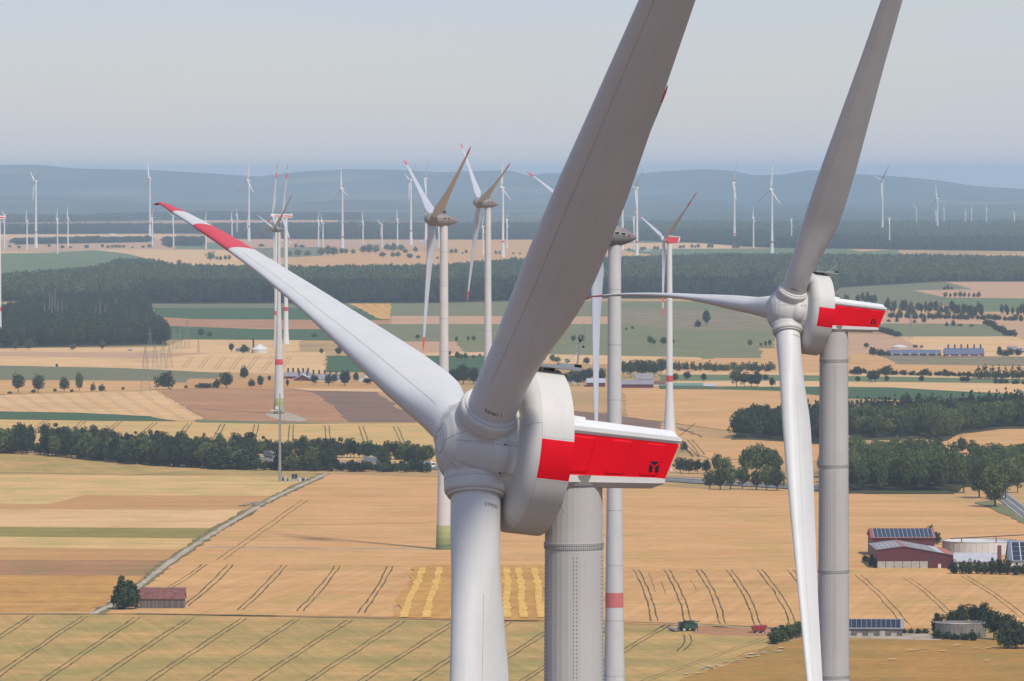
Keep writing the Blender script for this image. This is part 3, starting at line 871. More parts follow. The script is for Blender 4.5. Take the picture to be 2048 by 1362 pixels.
# ---- beyond the wooded band ------------------------------------------------
G('crop_field', 'a', [(1010, 1050), (3000, 1036), (3000, 1090), (1050, 1080)], 'grey_green_crop', 'light green strip at the foot of the dark wood')
G('crop_field', 'a', [(1045, 1076), (2800, 1076), (2800, 1165), (1300, 1150), (1060, 1136)], 'dark_green_crop', 'dark green field under the wood, left of middle')
G('stubble_field', 'a', [(1015, 1140), (1300, 1152), (2800, 1160), (2800, 1230), (1070, 1200), (1000, 1200)], 'stubble_brown', 'tan stubble strip between two dark green fields')
G('crop_field', 'a', [(1070, 1196), (1771, 1220), (2900, 1222), (2900, 1300), (1150, 1290)], 'dark_green_crop', 'second dark green field behind the pylons')
sf = G('stubble_field', 'b', [(930, 1036), (1640, 1032), (1640, 1165), (1160, 1152)], 'golden_stubble', 'golden striped stubble field left of the grey turbine tower')
tramlines(sf, [(980, 1040), (1600, 1036)], [(1180, 1148), (1640, 1160)], 9, 'b', 5, 2.2, 'straw_swath')
G('crop_field', 'm', [(-300, 160), (2700, 160), (2700, 290), (-300, 290)], 'meadow', 'grey-green pasture below the dark wood, middle')
G('stubble_field', 'm', [(-300, 272), (1450, 276), (1450, 335), (-300, 335)], 'pink_stubble', 'pinkish strip behind the big blades')
G('heath_field', 'm', [(1440, 225), (2700, 235), (2700, 385), (1440, 372)], 'heath', 'brown scrubby pasture with a lone dark tree')
G('crop_field', 'm', [(-420, 333), (1450, 333), (2000, 375), (2500, 400), (2500, 590), (-420, 590)], 'meadow', 'wide green field crossed by the turbine towers')
G('wheat_field', 'm', [(-300, 465), (195, 465), (262, 548), (-300, 560)], 'pink_stubble', 'pale field corner left of the second grey tower')
G('wheat_field', 'm', [(-300, 556), (400, 545), (940, 562), (2040, 585), (2040, 640), (-300, 625)], 'pale_wheat', 'pale wheat strip across the middle behind the nearest hub')
G('crop_field', 'm', [(-300, 598), (390, 598), (390, 700), (-300, 700)], 'green_crop', 'dark green field behind the nearest blade root')
G('crop_field', 'g', [(1020, 285), (2400, 285), (2400, 420), (1010, 415)], 'dark_green_crop', 'dark green rectangle behind the pale blade')
LAYER[0] = 0.1050
# ---- right of the second turbine ------------------------------------------
G('crop_field', 'e', [(380, 920), (1220, 893), (1800, 880), (1800, 1020), (380, 1110)], 'grey_green_crop', 'smooth green slope below the far right woods')
G('wheat_field', 'e', [(1230, 896), (1900, 898), (1900, 950), (1420, 948)], 'pink_stubble', 'pale field at the upper right edge')
G('wheat_field', 'e', [(1000, 956), (1420, 949), (1900, 950), (1900, 1012), (1250, 1005)], 'pink_stubble', 'pale field with a row of eight round trees')
G('crop_field', 'e', [(1200, 1010), (1900, 1012), (1900, 1100), (1350, 1100)], 'green_crop', 'dark green wedge below the eight round trees')
G('wheat_field', 'e', [(800, 1118), (1500, 1130), (1900, 1160), (1900, 1300), (1700, 1278), (1500, 1195), (800, 1180)], 'pink_stubble', 'pale field behind the red tail of the second turbine')
G('crop_field', 'e', [(780, 1180), (1500, 1186), (1690, 1272), (900, 1272), (780, 1230)], 'meadow', 'green field framed by hedges right of the second turbine')
G('wheat_field', 'l', [(1030, 80), (1250, 82), (1340, 100), (1520, 200), (1030, 192)], 'pink_stubble', 'ribbed tan field beside the second turbine tower')
G('wheat_field', 'l', [(1330, 96), (1985, 94), (2100, 130), (2100, 220), (1520, 200)], 'pale_wheat', 'pale field behind the blue-roofed farm')
G('wheat_field', 'l', [(-20, 175), (180, 160), (600, 165), (900, 200), (900, 250), (-20, 250)], 'wheat', 'wheat field left of the second turbine')
G('crop_field', 'l', [(-60, 50), (180, 60), (600, 60), (600, 162), (175, 160), (262, 224), (-60, 226)], 'meadow', 'green field left of the second hub')
G('wheat_field', 'l', [(1030, 190), (1240, 200), (1330, 260), (1030, 246)], 'wheat', 'tan field at the foot of the second tower')
G('crop_field', 'l', [(1230, 205), (2100, 212), (2100, 275), (1330, 262)], 'heath', 'dull meadow in front of the blue-roofed farm')
G('wheat_field', 'l', [(-60, 225), (900, 248), (2100, 268), (2100, 330), (-60, 300)], 'wheat', 'long wheat strip behind the hedge row on the right')
G('wheat_field', 'l', [(-60, 296), (700, 300), (2100, 325), (2100, 345), (-60, 318)], 'pale_wheat', 'thin pale strip along the hedge on the right')
G('crop_field', 'l', [(-60, 314), (700, 318), (2100, 342), (2100, 378), (-60, 360)], 'green_crop', 'green strip with round trees on the right')
G('wheat_field', 'l', [(-60, 352), (700, 352), (2100, 368), (2100, 425), (900, 395), (-60, 372)], 'pale_wheat', 'pale strip below the round trees on the right')
G('crop_field', 'l', [(-60, 370), (100, 388), (850, 385), (1300, 390), (2000, 430), (1900, 480), (1000, 450), (600, 412), (-60, 400)], 'dark_green_crop', 'dark green strip in front of the right wood')
wf = G('wheat_field', 'l', [(-260, 398), (300, 402), (620, 410), (900, 440), (900, 640), (360, 640), (-260, 560)], 'wheat', 'wheat field behind the red tail of the nearest turbine')
G('ploughed_field', 'm', [(1040, 985), (1330, 1010), (1750, 1080), (1900, 1120), (2060, 1190), (1900, 1240), (1040, 1240)], 'ploughed_soil', 'brown ploughed strip behind the nearest tail')
wf2 = G('wheat_field', 'l', [(-40, 595), (180, 680), (420, 690), (900, 720), (900, 820), (220, 800), (-60, 690)], 'wheat', 'wheat wedge in front of the dark clump of trees')
tramlines(wf2, [(60, 700), (110, 690)], [(150, 790), (190, 780)], 2, 'l', 3, 0.8)
G('wheat_field', 'l', [(1580, 690), (1700, 650), (1850, 630), (2200, 630), (2200, 860), (1780, 800), (1600, 740)], 'wheat', 'rounded wheat field at the right edge between woods')
LAYER[0] = 0.1075
# ---- left middle distance ------------------------------------------------
G('wheat_field', 'f', [(-200, 222), (900, 222), (1330, 215), (1480, 150), (1843, 152), (2400, 155), (2400, 250), (1710, 262), (-200, 256)], 'pale_wheat', 'pale wheat in front of the left forest')
G('stubble_field', 'f', [(-200, 250), (1690, 264), (1610, 310), (1250, 318), (-200, 290)], 'pink_stubble', 'greyish stubble strip behind the pylon')
lf = G('wheat_field', 'f', [(-200, 285), (1250, 312), (1700, 262), (2600, 258), (2600, 430), (1700, 420), (-200, 366)], 'pale_wheat', 'pale wheat field with faint tracks behind the pylon')
tramlines(lf, [(1545, 290), (2330, 285)], [(1470, 385), (2230, 415)], 7, 'f', 3, 0.7, 'faint_tramline')
G('crop_field', 'f', [(-200, 360), (1000, 385), (1770, 422), (1720, 500), (1200, 490), (-200, 482)], 'grey_green_crop', 'dull green strip behind the roadside trees on the left')
G('wheat_field', 'f', [(-200, 480), (1200, 488), (1550, 520), (1500, 560), (-200, 600)], 'wheat', 'wheat strip behind the roadside trees on the left')
G('wheat_field', 'g', [(-100, 470), (700, 470), (1500, 500), (1500, 545), (-100, 560)], 'tan_wheat', 'tan strip in front of the long barns')
strip('path', [(-60, 597), (600, 577), (1300, 556), (2000, 546)], 4.5, 'verge', 'grassy track along the roadside trees on the left', key='f', wobble=0.3)
pw = G('wheat_field', 'f', [(-200, 605), (600, 585), (1250, 566), (1660, 795), (1400, 800), (-200, 735)], 'pale_wheat', 'pale wheat field with slanting tracks on the left')
tramlines(pw, [(-320, 600), (1280, 572)], [(-40, 740), (1640, 800)], 11, 'f', 2.6, 0.55, 'faint_tramline', curve=-0.003)
G('stubble_field', 'g', [(-330, 568), (-95, 548), (300, 545), (740, 548), (900, 580), (1060, 680), (1180, 815), (60, 812), (20, 780)], 'stubble_brown', 'light brown stubble field around the grey tower base')
G('ploughed_field', 'g', [(730, 549), (1420, 575), (1560, 680), (1740, 818), (1180, 815), (1060, 680), (900, 585)], 'ploughed_soil', 'dark brown ploughed field beside the light brown one')
G('wheat_field', 'g', [(740, 545), (1480, 550), (1480, 576), (880, 566)], 'pale_wheat', 'narrow pale strip above the ploughed field')
G('gravel_yard', 'g', [(520, 752), (560, 742), (700, 742), (770, 760), (860, 805), (780, 812), (700, 806), (560, 775)], 'gravel', 'grey gravel pad at the foot of the grey tower')
G('crop_field', 'f', [(-200, 728), (600, 742), (1210, 770), (1410, 808), (900, 806), (-200, 790)], 'dark_green_crop', 'dark green strip at the left edge behind the motorway')
G('crop_field', 'g', [(-30, 795), (600, 815), (1300, 835), (1300, 842), (-30, 822)], 'meadow', 'thin green verge above the yellow striped field')
yf = slab('wheat_field', [(-60, 838), (250, 843), (560, 848), (880, 846), (1080, 850), (1080, 930), (600, 925), (-60, 895)], 'yellow_wheat', 'yellow striped wheat field behind the motorway trees')
for x0, y0, x1, y1 in ((98, 838, 60, 862), (168, 842, 148, 858), (240, 843, 215, 862), (310, 845, 283, 868), (380, 846, 360, 872), (446, 848, 430, 878), (513, 849, 506, 884), (583, 849, 581, 888), (653, 851, 658, 888), (722, 852, 733, 888), (791, 853, 808, 890)):
    tramlines(yf, [(x0, y0), (x0, y0)], [(x1, y1), (x1, y1)], 1, 'p', 2.7, 0.75)
LAYER[0] = 0.1100
# ---- near side of the motorway -------------------------------------------
G('wheat_field', 'p', [(-100, 900), (100, 912), (300, 935), (560, 944), (680, 948), (640, 952), (300, 951), (-100, 944)], 'green_wheat', 'greenish wheat strip below the motorway trees on the left')
strip('hedge_verge', [(-60, 943), (120, 947), (300, 949), (520, 949), (640, 947)], 5, 'verge', 'dark grassy bank along the left field edge', wobble=0.6)
G('wheat_field', 'p', [(-100, 949), (300, 951), (560, 953), (620, 955), (540, 992), (170, 991), (120, 1003), (95, 1009), (-100, 1011)], 'streaky_wheat', 'streaky yellow and green field left of the track')
G('stubble_field', 'p', [(-100, 1009), (95, 1008), (125, 1003), (150, 995), (170, 990), (540, 992), (493, 1019), (-100, 1017)], 'tan_wheat', 'tan field wedge left of the track')
G('wheat_field', 'p', [(-100, 1017), (494, 1019), (432, 1056), (-100, 1053)], 'pale_wheat', 'pale strip field left of the track')
G('crop_field', 'p', [(-100, 1053), (432, 1057), (404, 1077), (-100, 1072)], 'olive_crop', 'narrow olive green strip left of the track')
G('wheat_field', 'p', [(-100, 1072), (404, 1077), (372, 1099), (-100, 1094)], 'streaky_wheat', 'pale green strip below the olive one')
G('wheat_field', 'p', [(-100, 1094), (373, 1099), (340, 1121), (-100, 1120)], 'tan_wheat', 'orange strip below the pale green one')
G('stubble_field', 'p', [(-100, 1120), (340, 1121), (292, 1152), (-100, 1150)], 'poppy_stubble', 'reddish brown strip left of the track')
G('wheat_field', 'p', [(-100, 1150), (292, 1152), (180, 1221), (-100, 1223)], 'golden_wheat', 'golden wheat field left of the old barn')
rw = G('wheat_field', 'p', [(655, 948), (1100, 962), (1420, 978), (1700, 985), (1980, 1010), (2200, 1060), (2200, 1180), (1600, 1140), (860, 1130), (340, 1128), (430, 1070), (530, 1010)], 'wheat', 'huge orange wheat field across the middle ground')
tramlines(rw, [(610, 1000), (610, 1000)], [(440, 1120), (440, 1120)], 1, 'p', 3.2, 0.5, curve=0.0)
for pts in (((600, 991), (760, 991), (900, 993)), ((1100, 1012), (1400, 1014), (1640, 1016)), ((430, 1092), (640, 1096), (780, 1096), (870, 1099)), ((560, 1050), (860, 1046))):
    strip('field_margin', pts, 1.6, 'verge', 'thin dark field margin in the orange wheat', wobble=0.3)
strip('path', [(410, 1094), (640, 1097), (780, 1097), (862, 1099)], 5.0, 'gravel', 'short gravel track leading to the grey tower base')
cf = G('wheat_field', 'p', [(300, 1160), (340, 1126), (860, 1130), (830, 1134), (785, 1233), (200, 1226)], 'wheat_rows', 'orange wheat field with wheel tracks behind the old barn')
for xt, yt, xb, yb in ((410, 1128, 336, 1178), (462, 1128, 372, 1212), (568, 1130, 480, 1220), (675, 1131, 600, 1222), (780, 1132, 722, 1226)):
    tramlines(cf, [(xt, yt), (xt, yt)], [(xb, yb), (xb, yb)], 1, 'p', 2.2, 0.58, curve=0.0025)
hf = G('stubble_field', 'p', [(830, 1132), (1095, 1130), (1095, 1242), (785, 1233)], 'golden_stubble', 'freshly mown golden strip with straw swaths')
for xt, xb in ((846, 805), (880, 850), (915, 905), (960, 950), (1013, 1012), (1036, 1046), (1068, 1082)):
    o = strip('straw_swath', [(xt, 1135), ((xt + xb) / 2 + 3, 1180), (xb, 1234)], 3.1, 'straw_swath', None, 'stuff', z=hf['z'] + 0.18, wobble=0.28, parent=hf)
rf = G('wheat_field', 'p', [(1090, 1131), (1600, 1136), (1720, 1140), (1740, 1280), (1560, 1256), (1090, 1242)], 'wheat_rows', 'orange wheat field with wheel tracks behind the harvester')
for xt, xb in ((1271, 1309), (1333, 1376), (1397, 1446), (1457, 1517), (1519, 1590), (1580, 1655)):
    tramlines(rf, [(xt, 1139), (xt, 1139)], [(xb, 1242 + (xb - 1309) * 0.045), (xb, 1242 + (xb - 1309) * 0.045)], 1, 'p', 2.2, 0.58, curve=0.004)
for xt, yt, xb, yb in ((1297, 1145, 1312, 1184), (1320, 1162, 1333, 1188), (1380, 1160, 1395, 1180)):
    tramlines(rf, [(xt, yt), (xt, yt)], [(xb, yb), (xb, yb)], 1, 'p', 0, 0.28, single=True)
gf = G('wheat_field', 'p', [(1690, 1140), (2200, 1152), (2200, 1260), (1740, 1256)], 'wheat_rows', 'orange wheat field in front of the red barns')
for xt, yt, xb, yb in ((1716, 1150, 1812, 1250), (1814, 1156, 1898, 1226), (1928, 1151, 2050, 1236)):
    tramlines(gf, [(xt, yt), (xt, yt)], [(xb, yb), (xb, yb)], 1, 'p', 2.4, 0.45, curve=0.004)
nf = G('wheat_field', 'p', [(-120, 1420), (-120, 1229), (300, 1229), (900, 1242), (1230, 1250), (1372, 1258), (1560, 1266), (1536, 1292), (1330, 1370), (1240, 1420)], 'green_wheat', 'large green and gold wheat field along the bottom with wheel tracks')
for x0 in range(-420, 1340, 106):
    xt = x0 + 60; yt = 1230 + max(0, xt) * 0.014
    tramlines(nf, [(xt, yt), (xt, yt)], [(xt - 245, 1400), (xt - 245, 1400)], 1, 'p', 2.2, 0.58, curve=-0.0012)
tramlines(nf, [(1372, 1268), (1372, 1268)], [(1360, 1302), (1360, 1302)], 1, 'p', 2.2, 0.5, curve=0.02)
tramlines(nf, [(1450, 1270), (1450, 1270)], [(1180, 1352), (1180, 1352)], 1, 'p', 2.4, 0.35, 'faint_tramline')
tramlines(nf, [(1530, 1276), (1530, 1276)], [(1180, 1400), (1180, 1400)], 1, 'p', 2.4, 0.4, 'tramline')
G('stubble_field', 'p', [(1384, 1253), (1562, 1259), (1556, 1274), (1384, 1268)], 'stubble_brown', 'freshly cut brown strip between harvester and trailer')
strip('field_margin', [(-80, 1226), (300, 1227), (560, 1231), (900, 1238), (1230, 1243), (1400, 1248), (1600, 1258)], 3.2, 'verge', 'dry grassy margin between the two bottom fields', wobble=0.4)
strip('path', [(1330, 1248), (1400, 1250), (1600, 1261)], 2.0, 'gravel', 'pale track beside the harvester')
G('wheat_field', 'p', [(1240, 1425), (1330, 1372), (1536, 1294), (1600, 1278), (1700, 1272), (2200, 1285), (2200, 1425)], 'olive_wheat', 'brownish wheat field at the lower right corner')
G('yard', 'p', [(1690, 1260), (1800, 1262), (1900, 1272), (1880, 1280), (1690, 1276)], 'gravel', 'grey yard beside the solar-roofed shed')
# farm track from the barn to the motorway
strip('field_margin', [(190, 1229), (250, 1192), (330, 1130), (420, 1068), (520, 1008), (588, 974), (650, 947)], 6.5, 'verge', 'weedy verge along the gravel farm track', wobble=0.5)
strip('path', [(185, 1227), (215, 1214), (252, 1192), (292, 1160), (332, 1130), (378, 1097), (424, 1068), (470, 1040), (522, 1009), (560, 989), (592, 974), (655, 946)], 2.9, 'gravel', 'pale gravel farm track running past the old barn', wobble=0.12)
# motorway and the road on the right
mw = [(-60, 886), (60, 891), (270, 900), (460, 913), (640, 924), (860, 935), (1100, 948), (1330, 957), (1420, 964), (1560, 972), (1700, 980)]
road = strip('road', mw, 26, 'asphalt', 'grey motorway running behind the dark tree belt')
zr = LAYER[0]
def offset_line(pts, off, z):
    P = [ground(x, y, z) for x, y in pts]; out = []
    for i, p in enumerate(P):
        d = (P[min(i + 1, len(P) - 1)] - P[max(i - 1, 0)]).normalized()
        out.append(p + Vector((-d.y, d.x, 0)) * off)
    return out
for off in (-12.2, -2.2, 2.2, 12.2):
    world_strip('lane_line', offset_line(mw, off, zr + 0.006), 0.35, 'white_paint', zr + 0.006, road)
rail = MB()
for off in (-13.4, -0.8, 0.8, 13.4):
    L_ = offset_line(mw, off, zr)
    for p, q in zip(L_[:-1], L_[1:]):
        d = (q - p).normalized(); n_ = Vector((-d.y, d.x, 0)) * 0.06
        rail.hexa([p - n_ + Vector((0, 0, .45)), q - n_ + Vector((0, 0, .45)), q + n_ + Vector((0, 0, .45)), p + n_ + Vector((0, 0, .45))], [p - n_ + Vector((0, 0, .78)), q - n_ + Vector((0, 0, .78)), q + n_ + Vector((0, 0, .78)), p + n_ + Vector((0, 0, .78))])
tag(rail.build('guard_rail', 'galvanised_steel'), 'grey steel guard rails along the motorway', 'guard rail', None, 'thing')
side_road = [(1985, 975), (2010, 995), (2040, 1018), (2080, 1050), (2140, 1095)]
road2 = strip('road', side_road, 8.5, 'asphalt', 'grey road descending at the right edge among trees')
for off in (-3.8, 0, 3.8):
    world_strip('lane_line', offset_line(side_road, off, LAYER[0] + 0.006), 0.3, 'white_paint', LAYER[0] + 0.006, road2)
G('grass_verge', 'p', [(1950, 1004), (1985, 1000), (2020, 1018), (2060, 1045), (2060, 1054), (2000, 1026)], 'meadow', 'green roadside verge at the right edge')

frnd = random.Random(21)
for i in range(34):                                              # pale flowering weeds along the border of the brownish field
    t = frnd.random(); u = 1345 + 215 * t + frnd.uniform(-6, 6); v = 1352 - 58 * t + frnd.uniform(-4, 6)
    if 1560 < u < 1660: continue
    o = strip('weed_patch', [(u, v), (u + frnd.uniform(3, 12), v - frnd.uniform(.3, 1.5))], frnd.uniform(.8, 2.6), 'flower_patch', 'pale flowering weed patch on the border of the brown field', 'stuff', z=0.66 + 0.004 * i, wobble=0.5)
for i, (u, v) in enumerate(((1812, 1300), (1826, 1299), (1945, 1296), (1958, 1297), (1972, 1295), (1775, 1318), (1968, 1320), (1840, 1297), (1880, 1301), (1905, 1290))):
    strip('weed_patch', [(u, v), (u + frnd.uniform(6, 20), v - frnd.uniform(0, 1.5))], frnd.uniform(.8, 2.4), 'flower_patch', 'pale weed patch in the brownish field at the lower right', 'stuff', z=0.82 + 0.004 * i, wobble=0.5)
# ------------------------------------------------------------------ trees and woods
def leaf_mat(name, c_dark, c_light, warm):
    m, n, l, b = new_mat(name)
    oi = n.new('ShaderNodeObjectInfo'); geo = n.new('ShaderNodeNewGeometry')
    no = n.new('ShaderNodeTexNoise'); no.inputs['Scale'].default_value = 0.35; no.inputs['Detail'].default_value = 3
    l.new(geo.outputs['Position'], no.inputs['Vector'])
    ramp = n.new('ShaderNodeMapRange')
    for k, v_ in (('From Min', .3), ('From Max', .7), ('To Min', 0), ('To Max', 1)): ramp.inputs[k].default_value = v_
    l.new(no.outputs['Fac'], ramp.inputs['Value'])
    mx = n.new('ShaderNodeMix'); mx.data_type = 'RGBA'; mx.inputs['A'].default_value = c_dark; mx.inputs['B'].default_value = c_light
    l.new(ramp.outputs['Result'], mx.inputs['Factor'])
    mx2 = n.new('ShaderNodeMix'); mx2.data_type = 'RGBA'; mx2.inputs['B'].default_value = warm
    mr = n.new('ShaderNodeMapRange')
    for k, v_ in (('From Min', .35), ('From Max', 1), ('To Min', 0), ('To Max', .7)): mr.inputs[k].default_value = v_
    l.new(oi.outputs['Random'], mr.inputs['Value']); l.new(mr.outputs['Result'], mx2.inputs['Factor'])
    l.new(mx.outputs['Result'], mx2.inputs['A'])
    m1 = n.new('ShaderNodeMath'); m1.operation = 'MULTIPLY'; m1.inputs[1].default_value = 17.31
    m2 = n.new('ShaderNodeMath'); m2.operation = 'FRACT'; mv = n.new('ShaderNodeMapRange')
    for k, v_ in (('From Min', 0), ('From Max', 1), ('To Min', .62), ('To Max', 1.55)): mv.inputs[k].default_value = v_
    l.new(oi.outputs['Random'], m1.inputs[0]); l.new(m1.outputs[0], m2.inputs[0]); l.new(m2.outputs[0], mv.inputs['Value'])
    mx3 = n.new('ShaderNodeMix'); mx3.data_type = 'RGBA'; mx3.blend_type = 'MULTIPLY'; mx3.inputs['Factor'].default_value = 1.0
    l.new(mx2.outputs['Result'], mx3.inputs['A']); l.new(mv.outputs['Result'], mx3.inputs['B']); mx2 = mx3
    l.new(mx2.outputs['Result'], b.inputs['Base Color'])
    b.inputs['Roughness'].default_value = 0.7; b.inputs['Specular IOR Level'].default_value = 0.2
    tr = n.new('ShaderNodeBsdfTranslucent'); ms = n.new('ShaderNodeMixShader'); ms.inputs['Fac'].default_value = 0.22
    l.new(mx2.outputs['Result'], tr.inputs['Color'])
    out = n['Material Output']
    l.new(b.outputs['BSDF'], ms.inputs[1]); l.new(tr.outputs['BSDF'], ms.inputs[2]); l.new(ms.outputs['Shader'], out.inputs['Surface'])
leaf_mat('leaf_green', rgb(.055, .082, .024), rgb(.105, .135, .042), rgb(.115, .125, .036))
leaf_mat('leaf_dark', rgb(.022, .038, .014), rgb(.046, .066, .024), rgb(.058, .072, .026))
leaf_mat('leaf_light', rgb(.085, .110, .045), rgb(.120, .145, .062), rgb(.10, .13, .05))
plain('bark', rgb(.085, .068, .05), 0.9, 0.25, 4)
plain('dead_wood', rgb(.30, .26, .23), 0.9, 0.2, 3)

def crown_mesh(name, seed, n_leaf, leaf, shape='round', clumps=26):
    """leaf-sized faces spread over many clumps; unit height, unit width"""
    rnd = np.random.RandomState(seed)
    z0 = {'round': 0.16, 'bush': 0.0, 'cone': 0.06, 'tall': 0.12}[shape]
    cs = []
    if shape == 'cone':
        while len(cs) < clumps:
            p = rnd.uniform(-1, 1, 3); h = (p[2] + 1) / 2
            if math.hypot(p[0], p[1]) > (1 - h) * 0.95 + 0.06: continue
            cs.append((p, 0.10 + 0.16 * (1 - h)))
    else:                                            # clumps spread evenly over an uneven dome, so that the crown is full
        ph = rnd.uniform(0, 6.28, 4)
        for i in range(clumps):
            z = 1 - 2 * (i + 0.5) / clumps; a = i * 2.39996 + ph[0]
            d = np.array([math.cos(a) * math.sqrt(1 - z * z), math.sin(a) * math.sqrt(1 - z * z), z])
            k = 0.66 + 0.18 * math.sin(2 * a + ph[1]) + 0.12 * math.sin(3 * z + ph[2]) + rnd.uniform(-.24, .20)
            if shape == 'bush' and z < -0.1: d[2] *= 0.75; k *= 1.08
            if shape == 'round' and z < -0.5: k *= 0.8
            cs.append((d * k, rnd.uniform(0.18, 0.42)))
        for i in range(clumps // 4):
            p = rnd.normal(size=3); cs.append((p / np.linalg.norm(p) * 0.3, 0.4))
        clumps = len(cs)
    per = max(4, n_leaf // clumps)
    P, N = [], []
    for p, r in cs:
        d = rnd.normal(size=(per, 3)); d /= np.linalg.norm(d, axis=1)[:, None]
        rr = r * rnd.uniform(0.7, 1.12, (per, 1))
        P.append(p + d * rr); N.append(d + rnd.normal(scale=0.55, size=(per, 3)))
    P = np.concatenate(P); N = np.concatenate(N); N /= np.linalg.norm(N, axis=1)[:, None]
    zc = (P[:, 2] - P[:, 2].min()) / (P[:, 2].max() - P[:, 2].min())
    rad = max(np.abs(P[:, 0]).max(), np.abs(P[:, 1]).max())
    C = np.stack([P[:, 0] / rad * 0.5, P[:, 1] / rad * 0.5, z0 + (1 - z0) * zc], 1)
    t = np.cross(N, rnd.normal(size=N.shape)); t /= np.linalg.norm(t, axis=1)[:, None]
    b = np.cross(N, t)
    s = leaf * rnd.uniform(0.6, 1.3, (len(C), 1))
    q = np.stack([C - t * s - b * s * .6, C + t * s - b * s * .6, C + t * s * .8 + b * s * .7, C - t * s * .8 + b * s * .7], 1).reshape(-1, 3)
    k = len(C)
    me = bpy.data.meshes.new(name)
    me.vertices.add(4 * k); me.vertices.foreach_set('co', q.ravel())
    me.loops.add(4 * k); me.loops.foreach_set('vertex_index', np.arange(4 * k))
    me.polygons.add(k); me.polygons.foreach_set('loop_start', np.arange(0, 4 * k, 4)); me.polygons.foreach_set('loop_total', np.full(k, 4))
    me.update(); me.validate()
    return me
def trunk_mesh(name, seed, thick=0.03, top=0.62):
    rnd = random.Random(seed); m = MB()
    pts = [(0, 0, -0.01), (rnd.uniform(-.01, .01), rnd.uniform(-.01, .01), 0.22), (rnd.uniform(-.03, .03), rnd.uniform(-.03, .03), top)]
    m.tube(pts[0], pts[1], thick, thick * .75, 6); m.tube(pts[1], pts[2], thick * .75, thick * .3, 6)
    for i in range(5):
        a = rnd.uniform(0, 6.28); h = rnd.uniform(.2, .45)
        m.tube((0, 0, h), (math.cos(a) * .28, math.sin(a) * .28, h + rnd.uniform(.15, .3)), thick * .45, thick * .12, 4)
    return m.mesh(name)
SRC = {}
for i in range(4):
    SRC['round%d' % i] = crown_mesh('crown', 10 + i, 2600, 0.029, 'round', 26 + 3 * i)
    SRC['bush%d' % i] = crown_mesh('crown', 30 + i, 2200, 0.032, 'bush', 22 + 2 * i)
    SRC['far%d' % i] = crown_mesh('crown', 50 + i, 620, 0.055, 'round', 17)
for i in range(2): SRC['cone%d' % i] = crown_mesh('crown', 70 + i, 1100, 0.032, 'cone', 46)
SRC['dense0'] = crown_mesh('crown', 91, 6500, 0.030, 'bush', 44)
SRC['trunk0'] = trunk_mesh('trunk', 1); SRC['trunk1'] = trunk_mesh('trunk', 2, 0.026)
VAR = {}
def variant(key, mat):
    if (key, mat) not in VAR:
        me = SRC[key].copy(); me.materials.clear(); me.materials.append(MATS[mat]); VAR[(key, mat)] = me
    return VAR[(key, mat)]
trnd = random.Random(77)
def tree(u, v, h, w, label, cat='tree', group=None, kind='round', mat='leaf_green', name=None, yscale=None):
    """one tree: base at photo position (u, v), height and width in metres"""
    p = ground(u, v)
    far = p.y > 8500
    root = empty(name or ('bush' if kind == 'bush' else 'conifer_tree' if kind == 'cone' else 'deciduous_tree'), (p.x, p.y, 0.0), trnd.uniform(0, 6.28))
    tag(root, label, cat, group)
    key = kind + str(trnd.randrange(2 if kind == 'cone' else 1 if kind == 'dense' else 4))
    if far and kind == 'round': key = 'far' + str(trnd.randrange(4))
    c = link('crown', variant(key, mat), None, root); c.scale = (w, yscale or w, h)
    if kind not in ('bush', 'dense'):
        t = link('trunk', variant('trunk%d' % trnd.randrange(2), 'bark'), None, root); t.scale = (min(w, h), min(w, h), h)
    return root
def tree_row(key, items, what, group, kind='round', mat='leaf_green', cat='tree'):
    """items: (x, base y, height px, width px) in a magnified part of the photo, sorted from the left"""
    items = sorted(items)
    n = len(items)
    for i, it in enumerate(items):
        x, y, h, w = it[:4]
        kd = it[4] if len(it) > 4 else kind
        u, v = zp(key, x, y); s = ZOOM[key][2]; k = mpp(v) / s
        if n == 1: lab = what
        else: lab = ('%s from the left ' % ORD[i] if i < n - 1 else 'rightmost ') + what
        tree(u, v, h * k, w * k, lab, cat if kd != 'bush' else 'bush', group, kd, mat)

RT = 'trees standing among the fields'
tree_row('f', [(145, 582, 165, 130), (305, 582, 148, 118), (515, 577, 122, 108), (637, 572, 155, 76)], 'roadside tree above the pale striped field', RT)
tree_row('f', [(745, 570, 72, 56), (815, 570, 58, 76), (987, 560, 24, 38), (440, 577, 30, 34), (575, 579, 30, 44), (80, 592, 22, 44), (268, 584, 32, 60), (1490, 547, 28, 44)], 'low roadside bush left of the big pylon', RT, 'bush')
tree_row('f', [(1320, 558, 150, 172)], 'big round dark tree right of the big pylon', RT, 'bush', 'leaf_dark')
tree_row('f', [(1815, 547, 135, 130), (1735, 547, 78, 90, 'bush'), (1640, 547, 42, 190, 'bush')], 'tree in the clump right of the big round tree', RT, mat='leaf_dark')
tree_row('f', [(45, 217, 36, 55), (125, 242, 82, 65), (230, 242, 92, 84), (585, 247, 56, 68), (820, 242, 78, 80), (455, 380, 32, 28)], 'small tree in front of the left forest', RT)
tree_row('f', [(1610, 132, 66, 58), (1680, 137, 46, 48)], 'round tree in the dark green field near the pylons', RT)
tree_row('g', [(252, 257, 72, 68), (360, 267, 76, 90, 'bush')], 'tree beside the white digester dome', RT, mat='leaf_dark')
tree_row('g', [(972, 277, 52, 42), (1110, 282, 68, 74)], 'small tree in the pale field left of the blade', RT)
tree_row('g', [(355, 462, 102, 120, 'bush'), (415, 537, 66, 74, 'bush'), (485, 537, 96, 68), (555, 492, 50, 38), (700, 542, 70, 40)], 'tree left of the long barns', RT, mat='leaf_dark')
